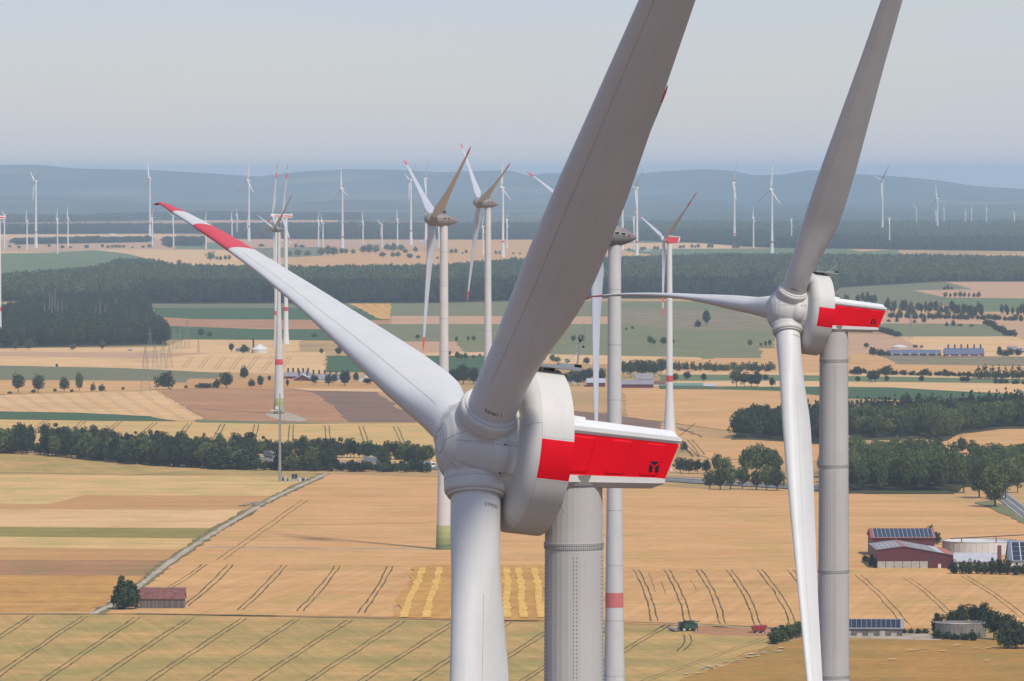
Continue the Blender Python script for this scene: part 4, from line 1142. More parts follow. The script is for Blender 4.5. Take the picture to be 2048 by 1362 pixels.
tree_row('g', [(915, 522, 88, 90), (1030, 527, 98, 80), (1075, 505, 75, 60), (1160, 527, 122, 116), (1250, 497, 82, 60), (1340, 522, 62, 92)], 'tree in front of the long barns', RT, mat='leaf_dark')
tree_row('g', [(915, 142, 36, 54), (1745, 157, 46, 48)], 'small tree in the green field behind the pale blade', RT)
tree_row('m', [(180, 790, 120, 130), (250, 790, 155, 150), (330, 790, 130, 130)], 'tree in the dark clump left of the nearest blade root', RT, mat='leaf_dark')
tree_row('m', [(200, 467, 42, 32), (290, 467, 46, 38), (330, 467, 48, 48)], 'small tree between the two grey towers', RT)
tree_row('m', [(150, 577, 44, 28), (205, 602, 62, 58), (235, 602, 46, 38), (268, 602, 52, 44), (330, 597, 32, 32), (378, 587, 32, 26)], 'small tree in the pale strip between the grey towers', RT)
tree_row('m', [(1085, 472, 60, 54), (1143, 472, 62, 60)], 'round tree behind the mast of the nearest turbine', RT)
tree_row('m', [(925, 622, 62, 54), (960, 627, 48, 60), (1040, 632, 40, 40), (1185, 642, 58, 66)], 'tree in the pale strip behind the nearest mast', RT)
tree_row('m', [(1665, 492, 72, 60), (1695, 492, 50, 44), (1770, 492, 64, 62), (1840, 482, 38, 28)], 'tree in the green field right of the grey tower', RT)
tree_row('m', [(1485, 382, 24, 26), (1532, 372, 24, 30)], 'bush on the scrubby pasture', RT, 'bush')
tree_row('d', [(735, 1207, 52, 64, 'bush'), (792, 1200, 118, 84)], 'dark tree on the scrubby pasture below the long blade', RT, mat='leaf_dark')
tree_row('d', [(1090, 1337, 50, 50), (1163, 1342, 32, 26), (1195, 1342, 42, 32), (1225, 1337, 48, 38)], 'tree left of the second hub', RT)
tree_row('m', [(1030, 790, 90, 90), (1075, 800, 130, 80), (1120, 800, 120, 90), (1165, 790, 130, 90), (1205, 770, 110, 80), (1250, 770, 125, 90), (1300, 780, 115, 90)], 'dark tree behind the red sheds, middle', RT, mat='leaf_dark')
tree_row('m', [(1465, 720, 110, 80), (1520, 740, 140, 100), (1570, 720, 120, 90), (1610, 730, 130, 90), (1660, 720, 120, 90), (1700, 740, 130, 90), (1750, 710, 120, 90), (1790, 700, 110, 80)], 'dark tree above the long red shed', RT, mat='leaf_dark')
tree_row('l', [(30, 362, 58, 46), (100, 352, 58, 56), (195, 357, 52, 58)], 'round tree right of the slim red-banded tower', RT, mat='leaf_dark')
tree_row('l', [(385, 388, 110, 90), (430, 388, 90, 80), (470, 388, 85, 80), (505, 388, 95, 70), (553, 352, 40, 38), (590, 388, 58, 50)], 'tree in the grove left of the second turbine blade', RT, mat='leaf_dark')
tree_row('r', [(383, 300, 64, 88)], 'round tree left of the blue-roofed farm', RT)
tree_row('r', [(900, 298, 38, 60), (965, 298, 32, 50)], 'small tree behind the blue-roofed farm', RT)
tree_row('r', [(450, 375, 90, 130, 'bush'), (530, 385, 80, 120, 'bush'), (600, 385, 60, 90, 'bush')], 'dark bush at the left end of the blue-roofed farm', RT, 'bush', 'leaf_dark', 'bush')
tree_row('r', [(1790, 380, 100, 90, 'bush'), (1850, 390, 80, 100, 'bush'), (1910, 385, 100, 80, 'bush'), (1990, 380, 80, 90, 'bush')], 'dark shrub at the house on the right edge', RT, 'bush', 'leaf_dark', 'bush')
tree_row('r', [(293, 662, 78, 96), (435, 662, 130, 110), (480, 660, 145, 130), (600, 655, 72, 66), (968, 658, 78, 78), (1400, 662, 75, 90), (1450, 662, 70, 70)], 'round tree in the green strip right of the second tower', RT, mat='leaf_dark')
tree_row('r', [(290, 580, 95, 190, 'bush'), (590, 585, 110, 190, 'bush'), (1010, 590, 80, 84), (1160, 590, 55, 80), (1215, 590, 75, 70)], 'dark tree behind the hedge right of the second tower', RT, 'round', 'leaf_dark')
tree_row('r', [(1560, 630, 150, 120, 'cone'), (1630, 630, 170, 130, 'cone'), (1710, 630, 150, 120, 'cone'), (1780, 630, 160, 130, 'cone'), (1850, 630, 155, 130, 'cone'), (1930, 630, 165, 130, 'cone'), (2000, 630, 160, 120, 'cone'), (2060, 630, 170, 130, 'cone')], 'dark tree in the grove at the right edge', RT, mat='leaf_dark')
tree_row('e', [(x, 1007, h, w) for x, h, w in ((1235, 40, 34), (1270, 34, 24), (1303, 42, 30), (1337, 48, 34), (1365, 44, 26), (1396, 36, 22), (1430, 38, 28), (1462, 46, 34))], 'tree in the row of eight round trees', 'row of eight round trees')
tree_row('e', [(1228, 952, 22, 34, 'bush'), (1252, 952, 36, 44, 'bush'), (1280, 952, 22, 30, 'bush')], 'bush above the row of eight trees', RT, 'bush')
tree_row('e', [(850, 1172, 22, 40, 'bush'), (905, 1174, 38, 34, 'bush'), (1025, 1180, 28, 36, 'bush'), (1090, 1176, 48, 42), (1245, 1202, 34, 36, 'bush'), (1290, 1202, 44, 42, 'bush'), (1335, 1200, 18, 40, 'bush'), (1415, 1202, 18, 36, 'bush')], 'bush on the hedge line right of the second turbine', RT, 'bush')
# hedges right of the second turbine, bush by bush
for i in range(9):
    t = i / 8
    u, v = zp('e', 1515 + 170 * t, 1190 + 84 * t); tree(u, v, 5.5 + 1.2 * (i % 3), 13, ORD[i] + ' bush from the top of the slanting hedge on the right', 'bush', 'slanting hedge', 'bush', 'leaf_dark')
for i in range(6):
    t = i / 5
    u, v = zp('e', 790 + 120 * t, 1240 + 32 * t); tree(u, v, 6, 12, ORD[i] + ' bush from the left of the hedge below the red tail', 'bush', 'hedge below the red tail', 'bush', 'leaf_dark')
# belts of loose trees below the far right woods
brnd = random.Random(5)
def belt(key, p0, p1, n, h, w, what, group, kind='round', mat='leaf_dark', depth=6, jit=0.35, same=True):
    for i in range(n):
        t = (i + 0.5 + brnd.uniform(-jit, jit)) / n
        x = p0[0] + (p1[0] - p0[0]) * t; y = p0[1] + (p1[1] - p0[1]) * t + brnd.uniform(-depth, depth)
        u, v = zp(key, x, y); k = mpp(v) / ZOOM[key][2]
        s = brnd.uniform(0.75, 1.2)
        kd = kind if isinstance(kind, str) else brnd.choice(kind)
        tree(u, v, h * s * k, w * brnd.uniform(0.8, 1.2) * k, what, 'tree' if kd != 'bush' else 'bush', group, kd, mat)
belt('e', (490, 1040), (580, 1042), 4, 55, 34, 'loose tree in the group behind the roof of the red tail', 'trees behind the red tail')
belt('e', (635, 1046), (765, 1050), 6, 68, 38, 'tree in the small group above the red tail', 'trees above the red tail')
belt('e', (815, 1110), (1490, 1140), 30, 92, 46, 'tree in the loose belt behind the red tail of the second turbine', 'loose tree belt', ('round', 'cone', 'round'), depth=14)
belt('e', (840, 1145), (1760, 1165), 34, 42, 46, 'low tree along the lower edge of the loose belt', 'low trees of the loose belt', 'bush', depth=4)
belt('e', (1600, 1130), (1790, 1140), 7, 80, 34, 'slim tree at the right end of the loose belt', 'slim trees at the right edge')
belt('l', (0, 292), (600, 300), 26, 52, 44, 'dense tree in the long hedge row left of the second turbine', 'long hedge row', 'bush', 'leaf_green', depth=5)
belt('l', (1040, 312), (1760, 330), 30, 30, 40, 'low shrub in the hedge right of the second tower', 'hedge right of the second tower', 'bush', 'leaf_dark', depth=3)
belt('l', (1880, 372), (2060, 372), 6, 32, 44, 'bush along the pale strip at the right edge', 'bushes at the right edge', 'bush', 'leaf_dark', depth=3)
# scattered small trees of the far plain
FT = 'small trees on the far plain'
tree_row('a', [(1435, 757, 66, 68), (1480, 752, 32, 22), (1502, 757, 36, 28), (1535, 754, 40, 30), (1563, 754, 40, 26)], 'tree on the pale field left of the long blade', FT)
tree_row('a', [(1015, 777, 40, 32), (1048, 777, 42, 32), (1080, 777, 42, 32), (1220, 785, 40, 40)], 'tree at the top of the dark wood on the left', FT)
tree_row('a', [(65, 667, 20, 28), (130, 674, 26, 32), (335, 664, 26, 28), (425, 674, 26, 34), (480, 668, 14, 30, 'bush'), (590, 672, 27, 42), (697, 667, 27, 28), (735, 670, 22, 34), (765, 670, 26, 30), (790, 670, 26, 32), (815, 670, 24, 30), (842, 670, 24, 30), (902, 670, 14, 16), (975, 670, 20, 34), (1020, 670, 30, 44), (1155, 670, 26, 56)], 'small dark tree along the edge of the pinkish field', FT)
tree_row('b', [(350, 662, 24, 54), (545, 727, 46, 48), (585, 667, 30, 32), (600, 727, 52, 54), (625, 667, 24, 54), (665, 722, 40, 64), (760, 722, 60, 70), (805, 722, 74, 80), (845, 722, 66, 70), (895, 710, 42, 44), (925, 710, 42, 40), (975, 710, 36, 44)], 'tree in the scattered group on the plain, left of centre', FT)
tree_row('b', [(1045, 707, 60, 60), (1085, 707, 72, 70), (1130, 707, 64, 60), (1175, 732, 40, 62), (1210, 690, 50, 60), (1250, 692, 62, 60), (1245, 732, 40, 40), (1280, 732, 42, 44), (1300, 690, 50, 60), (1330, 707, 36, 44), (1360, 740, 36, 64), (1400, 697, 42, 44), (1420, 742, 26, 42), (1550, 745, 20, 30)], 'tree in the scattered group left of the first grey tower', FT)
tree_row('b', [(1645, 707, 36, 38), (1675, 707, 36, 28), (1720, 712, 16, 18), (1745, 707, 30, 28)], 'tree between the two grey turbine towers', FT)
tree_row('c', [(720, 852, 34, 26), (747, 850, 28, 22), (840, 850, 18, 18), (886, 850, 18, 18)], 'tiny tree left of the big dark blade', FT)
tree_row('d', [(265, 692, 28, 24), (352, 684, 26, 26), (372, 684, 26, 26), (440, 682, 30, 28), (460, 682, 30, 28), (615, 672, 26, 26), (637, 672, 26, 26), (695, 672, 32, 26), (716, 670, 22, 18), (737, 672, 34, 30), (810, 674, 40, 28), (832, 674, 40, 28), (980, 674, 36, 34), (1005, 674, 32, 34)], 'small tree in the dotted line right of the red-boxed turbine', FT)

# the dark belt in front of the motorway
def belt_line(pts, step, hlo, hhi, what, group, mats, kinds, seed, skip=()):
    rnd = random.Random(seed)
    u = pts[0][0]
    while u < pts[-1][0]:
        v = interp(pts, u) + rnd.uniform(-2, 1)
        if not any(a < u < b for a, b in skip):
            h = rnd.uniform(hlo, hhi) * mpp(v); kd = rnd.choice(kinds)
            tree(u, v, h, h * rnd.uniform(0.62, 0.95) if kd != 'bush' else h * rnd.uniform(1.0, 1.5), what, 'tree' if kd != 'bush' else 'bush', group, kd, rnd.choice(mats))
        u += step * rnd.uniform(0.6, 1.4)
base_l = [(-30, 905), (60, 908), (200, 922), (320, 932), (450, 938), (600, 942), (660, 942)]
belt_line(base_l, 9.0, 40, 62, 'dense tree in the dark belt in front of the motorway', 'dark tree belt at the motorway', ['leaf_dark', 'leaf_dark', 'leaf_green'], ['round', 'round', 'bush'], 11, ((62, 88), (505, 552), (585, 618)))
belt_line([(-30, 903), (60, 906), (200, 920), (320, 931), (450, 938), (660, 943), (860, 944)], 8.0, 14, 26, 'low bush at the foot of the motorway tree belt', 'bushes under the motorway tree belt', ['leaf_dark'], ['bush'], 12)
belt_line([(90, 884), (300, 897), (460, 905), (640, 914), (860, 924)], 11, 26, 42, 'tree on the far side of the motorway', 'trees beyond the motorway', ['leaf_dark', 'leaf_green'], ['round', 'bush'], 13)
tree_row('p', [(42, 905, 62, 30), (18, 903, 48, 26), (62, 906, 58, 26)], 'tall tree at the left end of the motorway belt', RT, mat='leaf_dark')
tree_row('p', [(605, 938, 68, 40), (655, 934, 58, 44), (735, 922, 40, 36), (768, 938, 44, 36), (820, 936, 40, 40), (845, 930, 36, 30)], 'larger tree at the motorway left of the nearest hub', RT, mat='leaf_dark')
# individual things near the front
tree(252, 1220, 13.2, 13.5, 'big dark leafy bush hiding the left end of the old barn', 'bush', None, 'dense', 'leaf_dark', 'large_bush')
tree(1373, 1264, 2.0, 3.0, 'small dark weed clump by the harvester', 'bush', None, 'bush', 'leaf_dark')
for i, (u, v, h, w) in enumerate(((1549, 1288, 5.2, 7), (1559, 1285, 5.4, 7), (1569, 1282, 5.6, 7), (1579, 1278, 5.6, 7), (1589, 1275, 5.6, 7), (1599, 1271, 5.6, 7))):
    tree(u, v, h, w, ORD[i] + ' shrub from the left of the clipped hedge by the trailer', 'bush', 'clipped hedge', 'bush', 'leaf_green')
tree_row('k', [(775, 1050, 150, 120, 'bush'), (760, 1075, 60, 60, 'bush'), (930, 1010, 170, 150), (870, 1000, 120, 130), (1010, 1000, 165, 140), (1080, 1000, 175, 150), (1150, 1080, 220, 190), (1230, 1090, 190, 160), (1250, 1150, 200, 190, 'bush'), (1340, 1150, 210, 190, 'bush'), (1420, 1150, 220, 190, 'bush')], 'tree in the dark thicket at the lower right', 'lower right thicket', 'round', 'leaf_dark')
tree_row('k', [(770, 1082, 75, 90), (830, 1086, 62, 90), (890, 1089, 52, 90), (950, 1092, 56, 90), (1010, 1095, 80, 90)], 'low bush in front of the round tank in the thicket', 'lower right thicket', 'bush', 'leaf_dark', 'bush')
tree_row('k', [(540, 1046, 46, 60), (590, 1046, 44, 60), (640, 1047, 46, 60), (685, 1047, 42, 60)], 'clipped bush right of the solar-roofed shed', 'hedge at the shed', 'bush', 'leaf_dark', 'bush')
tree_row('k', [(880, 640, 105, 90), (940, 642, 95, 90), (985, 642, 112, 90), (1040, 642, 100, 90), (1090, 644, 92, 80), (1140, 645, 118, 90), (1190, 645, 110, 90), (1240, 648, 112, 90), (1300, 650, 92, 90), (1350, 650, 90, 90), (1400, 650, 90, 90)], 'dark bush in the hedge in front of the round tank', 'hedge at the red farm', 'bush', 'leaf_dark', 'bush')
tree_row('k', [(765, 440, 90, 70, 'bush'), (715, 400, 100, 60)], 'bush behind the upper red barn', RT, 'bush', 'leaf_dark', 'bush')
tree_row('k', [(280, 555, 52, 70), (320, 590, 90, 60), (345, 598, 70, 40)], 'bush at the left end of the lower red barn', RT, 'bush', 'leaf_dark', 'bush')
tree_row('l', [(1700, 1000, 190, 150), (1790, 1030, 230, 170), (1880, 1085, 250, 190), (1940, 1040, 240, 170), (1810, 880, 170, 140), (1690, 780, 110, 90), (1750, 820, 130, 110), (1880, 850, 130, 110), (1930, 870, 130, 110), (1990, 900, 150, 130), (2040, 940, 170, 140), (2010, 1000, 160, 120)], 'large tree beside the road at the right edge', 'trees along the right road', 'round', 'leaf_green')
tree_row('l', [(230, 980, 110, 100), (290, 985, 140, 130), (350, 985, 150, 130), (420, 980, 140, 120), (500, 982, 120, 120), (560, 985, 150, 130), (620, 988, 140, 120)], 'tree in front of the motorway bend, right of the red tail', 'trees at the motorway bend', 'round', 'leaf_green')
tree_row('l', [(270, 880, 110, 80), (320, 890, 100, 90), (440, 900, 170, 130), (500, 900, 190, 140), (560, 900, 180, 140), (610, 905, 160, 120)], 'taller tree behind the motorway bend', 'trees at the motorway bend', 'round', 'leaf_green')
tree_row('l', [(60, 885, 95, 80), (110, 890, 90, 80), (160, 890, 85, 80), (210, 890, 85, 70), (82, 760, 60, 50, 'bush')], 'tree right of the tail of the nearest turbine', RT, 'round', 'leaf_dark')

# ---- woods that read as one mass: scattered by geometry nodes, one object each
def source_collection(name, keys, mat):
    c = bpy.data.collections.new(name)
    for k in keys:
        o = bpy.data.objects.new('wood_tree', variant(k, mat)); c.objects.link(o)
    return c
SC = {'farg': source_collection('far_green_trees', ['far0', 'far1', 'far2', 'far3', 'cone1'], 'leaf_green'), 'far': source_collection('far_trees', ['far0', 'far1', 'far2', 'far3', 'cone0'], 'leaf_dark'),
      'mid': source_collection('mid_trees', ['round0', 'round1', 'round2', 'far1'], 'leaf_dark'),
      'midg': source_collection('mid_green_trees', ['round0', 'round1', 'round2', 'round3'], 'leaf_green'),
      'cone': source_collection('conifer_trees', ['cone0', 'cone1'], 'leaf_dark'),
      'light': source_collection('light_trees', ['far0', 'far2'], 'leaf_light')}
def scatter_group(name, coll):
    ng = bpy.data.node_groups.new(name, 'GeometryNodeTree')
    ng.interface.new_socket('Geometry', in_out='INPUT', socket_type='NodeSocketGeometry')
    ng.interface.new_socket('Geometry', in_out='OUTPUT', socket_type='NodeSocketGeometry')
    n, l = ng.nodes, ng.links
    gi, go = n.new('NodeGroupInput'), n.new('NodeGroupOutput')
    ip = n.new('GeometryNodeInstanceOnPoints'); ci = n.new('GeometryNodeCollectionInfo')
    ci.inputs['Collection'].default_value = coll; ci.inputs['Separate Children'].default_value = True; ci.inputs['Reset Children'].default_value = True
    ip.inputs['Pick Instance'].default_value = True
    rv = n.new('FunctionNodeRandomValue'); rv.data_type = 'FLOAT_VECTOR'; rv.inputs['Max'].default_value = (0, 0, 6.283)
    at = n.new('GeometryNodeInputNamedAttribute'); at.data_type = 'FLOAT_VECTOR'; at.inputs['Name'].default_value = 'size'
    l.new(gi.outputs[0], ip.inputs['Points']); l.new(ci.outputs[0], ip.inputs['Instance'])
    l.new(rv.outputs['Value'], ip.inputs['Rotation']); l.new(at.outputs['Attribute'], ip.inputs['Scale'])
    l.new(ip.outputs['Instances'], go.inputs[0])
    return ng
NG = {k: scatter_group('scatter_' + k, c) for k, c in SC.items()}
def inside(px, py, poly):
    r = np.zeros(len(px), bool); j = len(poly) - 1
    for i in range(len(poly)):
        xi, yi = poly[i]; xj, yj = poly[j]
        with np.errstate(divide='ignore', invalid='ignore'):
            c = ((yi > py) != (yj > py)) & (px < (xj - xi) * (py - yi) / (yj - yi) + xi)
        r ^= c; j = i
    return r
def forest(key, pts, spacing, h0, h1, kind, label, seed, name='forest', wide=1.0):
    rs = np.random.RandomState(seed)
    poly = [tuple(ground(*zp(key, x, y)).xy) for x, y in pts]
    xs_, ys_ = [p[0] for p in poly], [p[1] for p in poly]
    gx, gy = np.meshgrid(np.arange(min(xs_), max(xs_), spacing), np.arange(min(ys_), max(ys_), spacing))
    gx = gx.ravel() + rs.uniform(-.45, .45, gx.size) * spacing; gy = gy.ravel() + rs.uniform(-.45, .45, gy.size) * spacing
    k = inside(gx, gy, poly); gx, gy = gx[k], gy[k]
    vis = np.abs(gx) < gy * (1250 / F_PX)                        # a little more than the view is wide
    gx, gy = gx[vis], gy[vis]
    n = len(gx)
    wave = 0.5 + 0.5 * np.sin(gx / 61 + np.sin(gy / 83) * 2) * np.sin(gy / 97 + 1.3)
    h = h0 * .8 + (h1 - h0 * .8) * np.clip(0.65 * rs.uniform(0, 1, n) + 0.35 * wave, 0, 1)
    w = spacing * rs.uniform(1.0, 1.55, n) * wide
    me = bpy.data.meshes.new(name)
    me.vertices.add(n); me.vertices.foreach_set('co', np.stack([gx, gy, np.zeros(n)], 1).ravel())
    a = me.attributes.new('size', 'FLOAT_VECTOR', 'POINT'); a.data.foreach_set('vector', np.stack([w, w, h], 1).ravel())
    me.update()
    o = bpy.data.objects.new(name, me); COL.objects.link(o)
    md = o.modifiers.new('scatter', 'NODES'); md.node_group = NG[kind]
    tag(o, label, 'forest', None, 'stuff')
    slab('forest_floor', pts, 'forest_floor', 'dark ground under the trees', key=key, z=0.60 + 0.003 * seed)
    return o
forest('a', [(-150, 1352), (1140, 1325), (1125, 1275), (1020, 1210), (1000, 1070), (900, 1050), (400, 1075), (-150, 1190)], 9, 15, 23, 'mid', 'dark forest on the left with a rounded top', 1)
forest('p', [(270, 607), (860, 606), (1010, 602), (1200, 596), (1330, 597), (1545, 594), (1545, 585), (1000, 588), (600, 592), (290, 590)], 10, 20, 27, 'far', 'dark wooded band with a straight lower edge across the middle', 2)
forest('p', [(-50, 603), (120, 602), (300, 590), (1000, 576), (1330, 570), (1455, 572), (1465, 558), (1560, 556), (1560, 590), (1660, 590), (1680, 575), (1880, 563), (2120, 563), (2120, 534), (1900, 532), (1600, 527), (1400, 530), (1190, 535), (1010, 541), (860, 553), (540, 556), (420, 554), (330, 548), (285, 538), (235, 540), (190, 556), (-50, 575)], 11, 16, 24, 'farg', 'wide blue-green forest behind the dark wooded band', 3)
forest('p', [(1355, 571), (1475, 571), (1475, 565), (1360, 562)], 9, 15, 19, 'light', 'pale green poplar plantation in the forest', 4, 'tree_plantation', 0.55)
forest('p', [(1170, 479), (1300, 482), (1400, 486), (1480, 492), (1560, 496), (1640, 497), (1790, 499), (2120, 503), (2120, 488), (1780, 486), (1640, 480), (1600, 474), (1560, 489), (1545, 489), (1545, 478), (1510, 474), (1170, 472)], 13, 16, 23, 'far', 'far forest on the right, front rows', 5)
forest('p', [(1170, 471), (1500, 473), (1660, 478), (2120, 486), (2120, 452), (1170, 455)], 17, 15, 24, 'farg', 'far forest on the right up to the foot of the hills', 6)
forest('p', [(-50, 468), (130, 468), (400, 467), (480, 478), (930, 479), (1170, 479), (1170, 456), (700, 456), (400, 458), (-50, 459)], 14, 16, 22, 'far', 'far forest belt on the left below the hills', 7)
forest('p', [(-50, 446), (150, 444), (160, 438), (-50, 436)], 16, 14, 20, 'far', 'farthest tree line at the left edge', 8)
forest('p', [(150, 442), (420, 440), (720, 440), (720, 434), (420, 431), (200, 435)], 16, 14, 22, 'far', 'farthest tree line below the hills, left of centre', 9)
forest('p', [(330, 492), (405, 492), (405, 486), (330, 486)], 15, 14, 20, 'far', 'loose grove behind the tip of the pale blade', 10)
forest('p', [(30, 489), (300, 484), (300, 480), (30, 484)], 20, 8, 14, 'far', 'scattered trees and hedges behind the leftmost turbines', 11)
forest('l', [(1035, 690), (1300, 688), (1480, 680), (1580, 700), (1700, 655), (1900, 630), (2120, 620), (2120, 600), (1950, 605), (1700, 618), (1500, 620), (1035, 640)], 10, 15, 20, 'midg', 'lighter deciduous wood right of the second tower', 12)
forest('l', [(780, 660), (1035, 640), (1500, 619), (1700, 617), (1950, 604), (2120, 600), (2120, 560), (1950, 560), (1720, 575), (1500, 577), (1035, 590), (780, 600)], 9, 15, 21, 'cone', 'dark conifer wood behind the lighter wood on the right', 13)
forest('l', [(355, 690), (500, 690), (640, 700), (900, 720), (900, 650), (640, 640), (500, 625), (380, 665)], 9, 15, 20, 'mid', 'dark clump of trees left of the second lower blade', 14)
forest('l', [(900, 1000), (1640, 1000), (1700, 960), (1660, 890), (1500, 860), (1040, 860), (900, 880)], 9, 15, 21, 'midg', 'dense green wood behind the big wheat field on the right', 15)
forest('l', [(1640, 960), (1960, 960), (2100, 900), (2100, 830), (1900, 830), (1700, 890)], 10, 10, 16, 'midg', 'green thicket around the road at the right edge', 16)
# bare dead trees in the left forest
for i, (x, y, h) in enumerate(((335, 1240, 170), (352, 1250, 150), (372, 1245, 190), (392, 1245, 120), (420, 1240, 110), (452, 1235, 70), (300, 1245, 100), (680, 1250, 120), (712, 1245, 70), (650, 1245, 60), (787, 1200, 80))):
    u, v = zp('a', x, y); k = mpp(v) / 3.406; p = ground(u, v - 10)
    m = MB().tube((0, 0, 0), (0.6, 0.3, h * k * 1.05 + 12), 0.7, 0.25, 5)
    for j in range(7):
        a = j * 2.4; z_ = (h * k + 12) * (0.45 + 0.07 * j); m.tube((0.3, 0.1, z_), (0.3 + 2 * math.cos(a), 0.1 + 2 * math.sin(a), z_ + 1.2), 0.14, 0.04, 4)
    o = m.build('dead_tree', 'dead_wood'); o.location = (p.x, p.y, 0)
    tag(o, 'bare grey dead tree standing in the left forest', 'dead tree', 'dead trees in the left forest')
# ------------------------------------------------------------------ the other turbines of the wind park
def blade_set(R, root_d, chord, bend, bands, n=14, twist=16, winglet=True, root=1.9):
    """mesh pieces of one blade: [(name, mesh, material)] with red bands given in metres"""
    sh = BladeShape(R, root, root_d, chord, 88, twist, bend, winglet, n)
    out, r = [], root
    edges = sorted(bands)
    parts = []
    for a, b in edges:
        if a > r + .01: parts.append(('blade', r, a))
        parts.append(('red_band', a, b)); r = b
    if r < R - .01: parts.append(('blade', r, R))
    for nm, a, b in parts:
        out.append((nm, sh.segment(nm, a, b, max(3, int(24 * (b - a) / R)) + (8 if b > R * .97 and winglet else 0)), nm))
    return out
SLIM = [(0, .03), (.06, .037), (.14, .062), (.20, .066), (.30, .056), (.5, .038), (.7, .027), (.9, .018), (.98, .010), (1, .005)]
FAT = [(0, .036), (.05, .06), (.09, .082), (.14, .084), (.22, .068), (.4, .044), (.6, .031), (.8, .022), (.95, .014), (1, .006)]
BS = {'grey': blade_set(58, 2.3, FAT, 3.0, [(52, 58)], 18),
      'greysmall': blade_set(35, 1.6, SLIM, 1.2, [(30.5, 35)], 12),
      'redbox': blade_set(50, 2.1, SLIM, 1.5, [(36, 41), (45, 50)], 14, winglet=False),
      'tall': blade_set(55, 2.6, [(a, b * 1.3) for a, b in SLIM], 2.0, [(49, 55)], 10, winglet=False),
      'small': blade_set(24, 1.4, [(a, b * 1.5) for a, b in SLIM], 0.4, [], 8, winglet=False)}
def egg(prof, n=36): return MB().lathe(prof, n, axis='X').mesh('nacelle', 60)
EGG = {
 'hub': egg([(3.6, .05), (3.5, .7), (3.1, 1.5), (2.3, 2.2), (1.2, 2.62), (0, 2.80), (-1.35, 2.90)]),
 'body': egg([(-1.45, 2.88), (-2.5, 2.98), (-4.2, 3.02), (-6.0, 2.85), (-7.6, 2.42), (-9.0, 1.85), (-10.4, 1.15), (-11.4, .55), (-11.9, .2), (-12.0, .02)]),
 'gap': egg([(-1.36, 2.8), (-1.44, 2.8)]),
 'collar': MB().lathe([(2.0, 1.55), (3.0, 1.45), (3.15, 1.32), (3.15, .9)], 28).mesh('blade_collar', 40)}
def seam_ring(x, r): return MB().lathe([(x - .03, r + .012), (x + .03, r + .012)], 36, axis='X', cap0=False, cap1=False).mesh('casing_seam')
EGG['seams'] = [seam_ring(-4.2, 3.02), seam_ring(-7.0, 2.595)]
def side_win(x, z, w, h, r):
    """a flat pane just proud of the curved casing, with its frame"""
    y = math.sqrt(max(.1, r * r - z * z)) + 0.02
    ny = Vector((0, y, z)).normalized(); up = Vector((0, -ny.z, ny.y))
    def quad(ww, hh, off):
        c = Vector((x, y, z)) + ny * off
        return [c + Vector((sx * ww / 2, 0, 0)) + up * sz * hh / 2 for sx, sz in ((-1, -1), (1, -1), (1, 1), (-1, 1))]
    return (MB().hexa(quad(w, h, -.06), quad(w, h, .05)).mesh('window'), MB().hexa(quad(w * 1.25, h * 1.3, -.10), quad(w * 1.22, h * 1.26, .02)).mesh('window_frame'))
EGG['wins'] = [side_win(-5.0, 0.75, 1.35, .62, 2.98), side_win(-6.9, 0.70, 1.35, .62, 2.68)]
EGG['mark'] = side_win(-8.9, .35, .5, .7, 1.92)[0]
def top_gear():
    a, b = MB(), MB()
    a.box((-4.6, 0, 3.08), (2.6, 1.5, .10)); 
    for x in (-3.5, -4.4, -5.6): a.tube((x, .5, 3.0), (x, .5, 4.6), .05, n=5)
    a.tube((-3.5, .5, 3.7), (-5.6, .5, 3.7), .04, n=4); a.tube((-5.9, 0, 3.0), (-5.9, 0, 4.1), .12, n=6)
    b.box((-4.9, .1, 3.95), (1.0, .9, 1.3)); b.box((-5.75, .1, 3.4), (.5, .6, .4))
    return a.mesh('roof_platform'), b.mesh('cooler_box')
EGG['gear'] = top_gear()
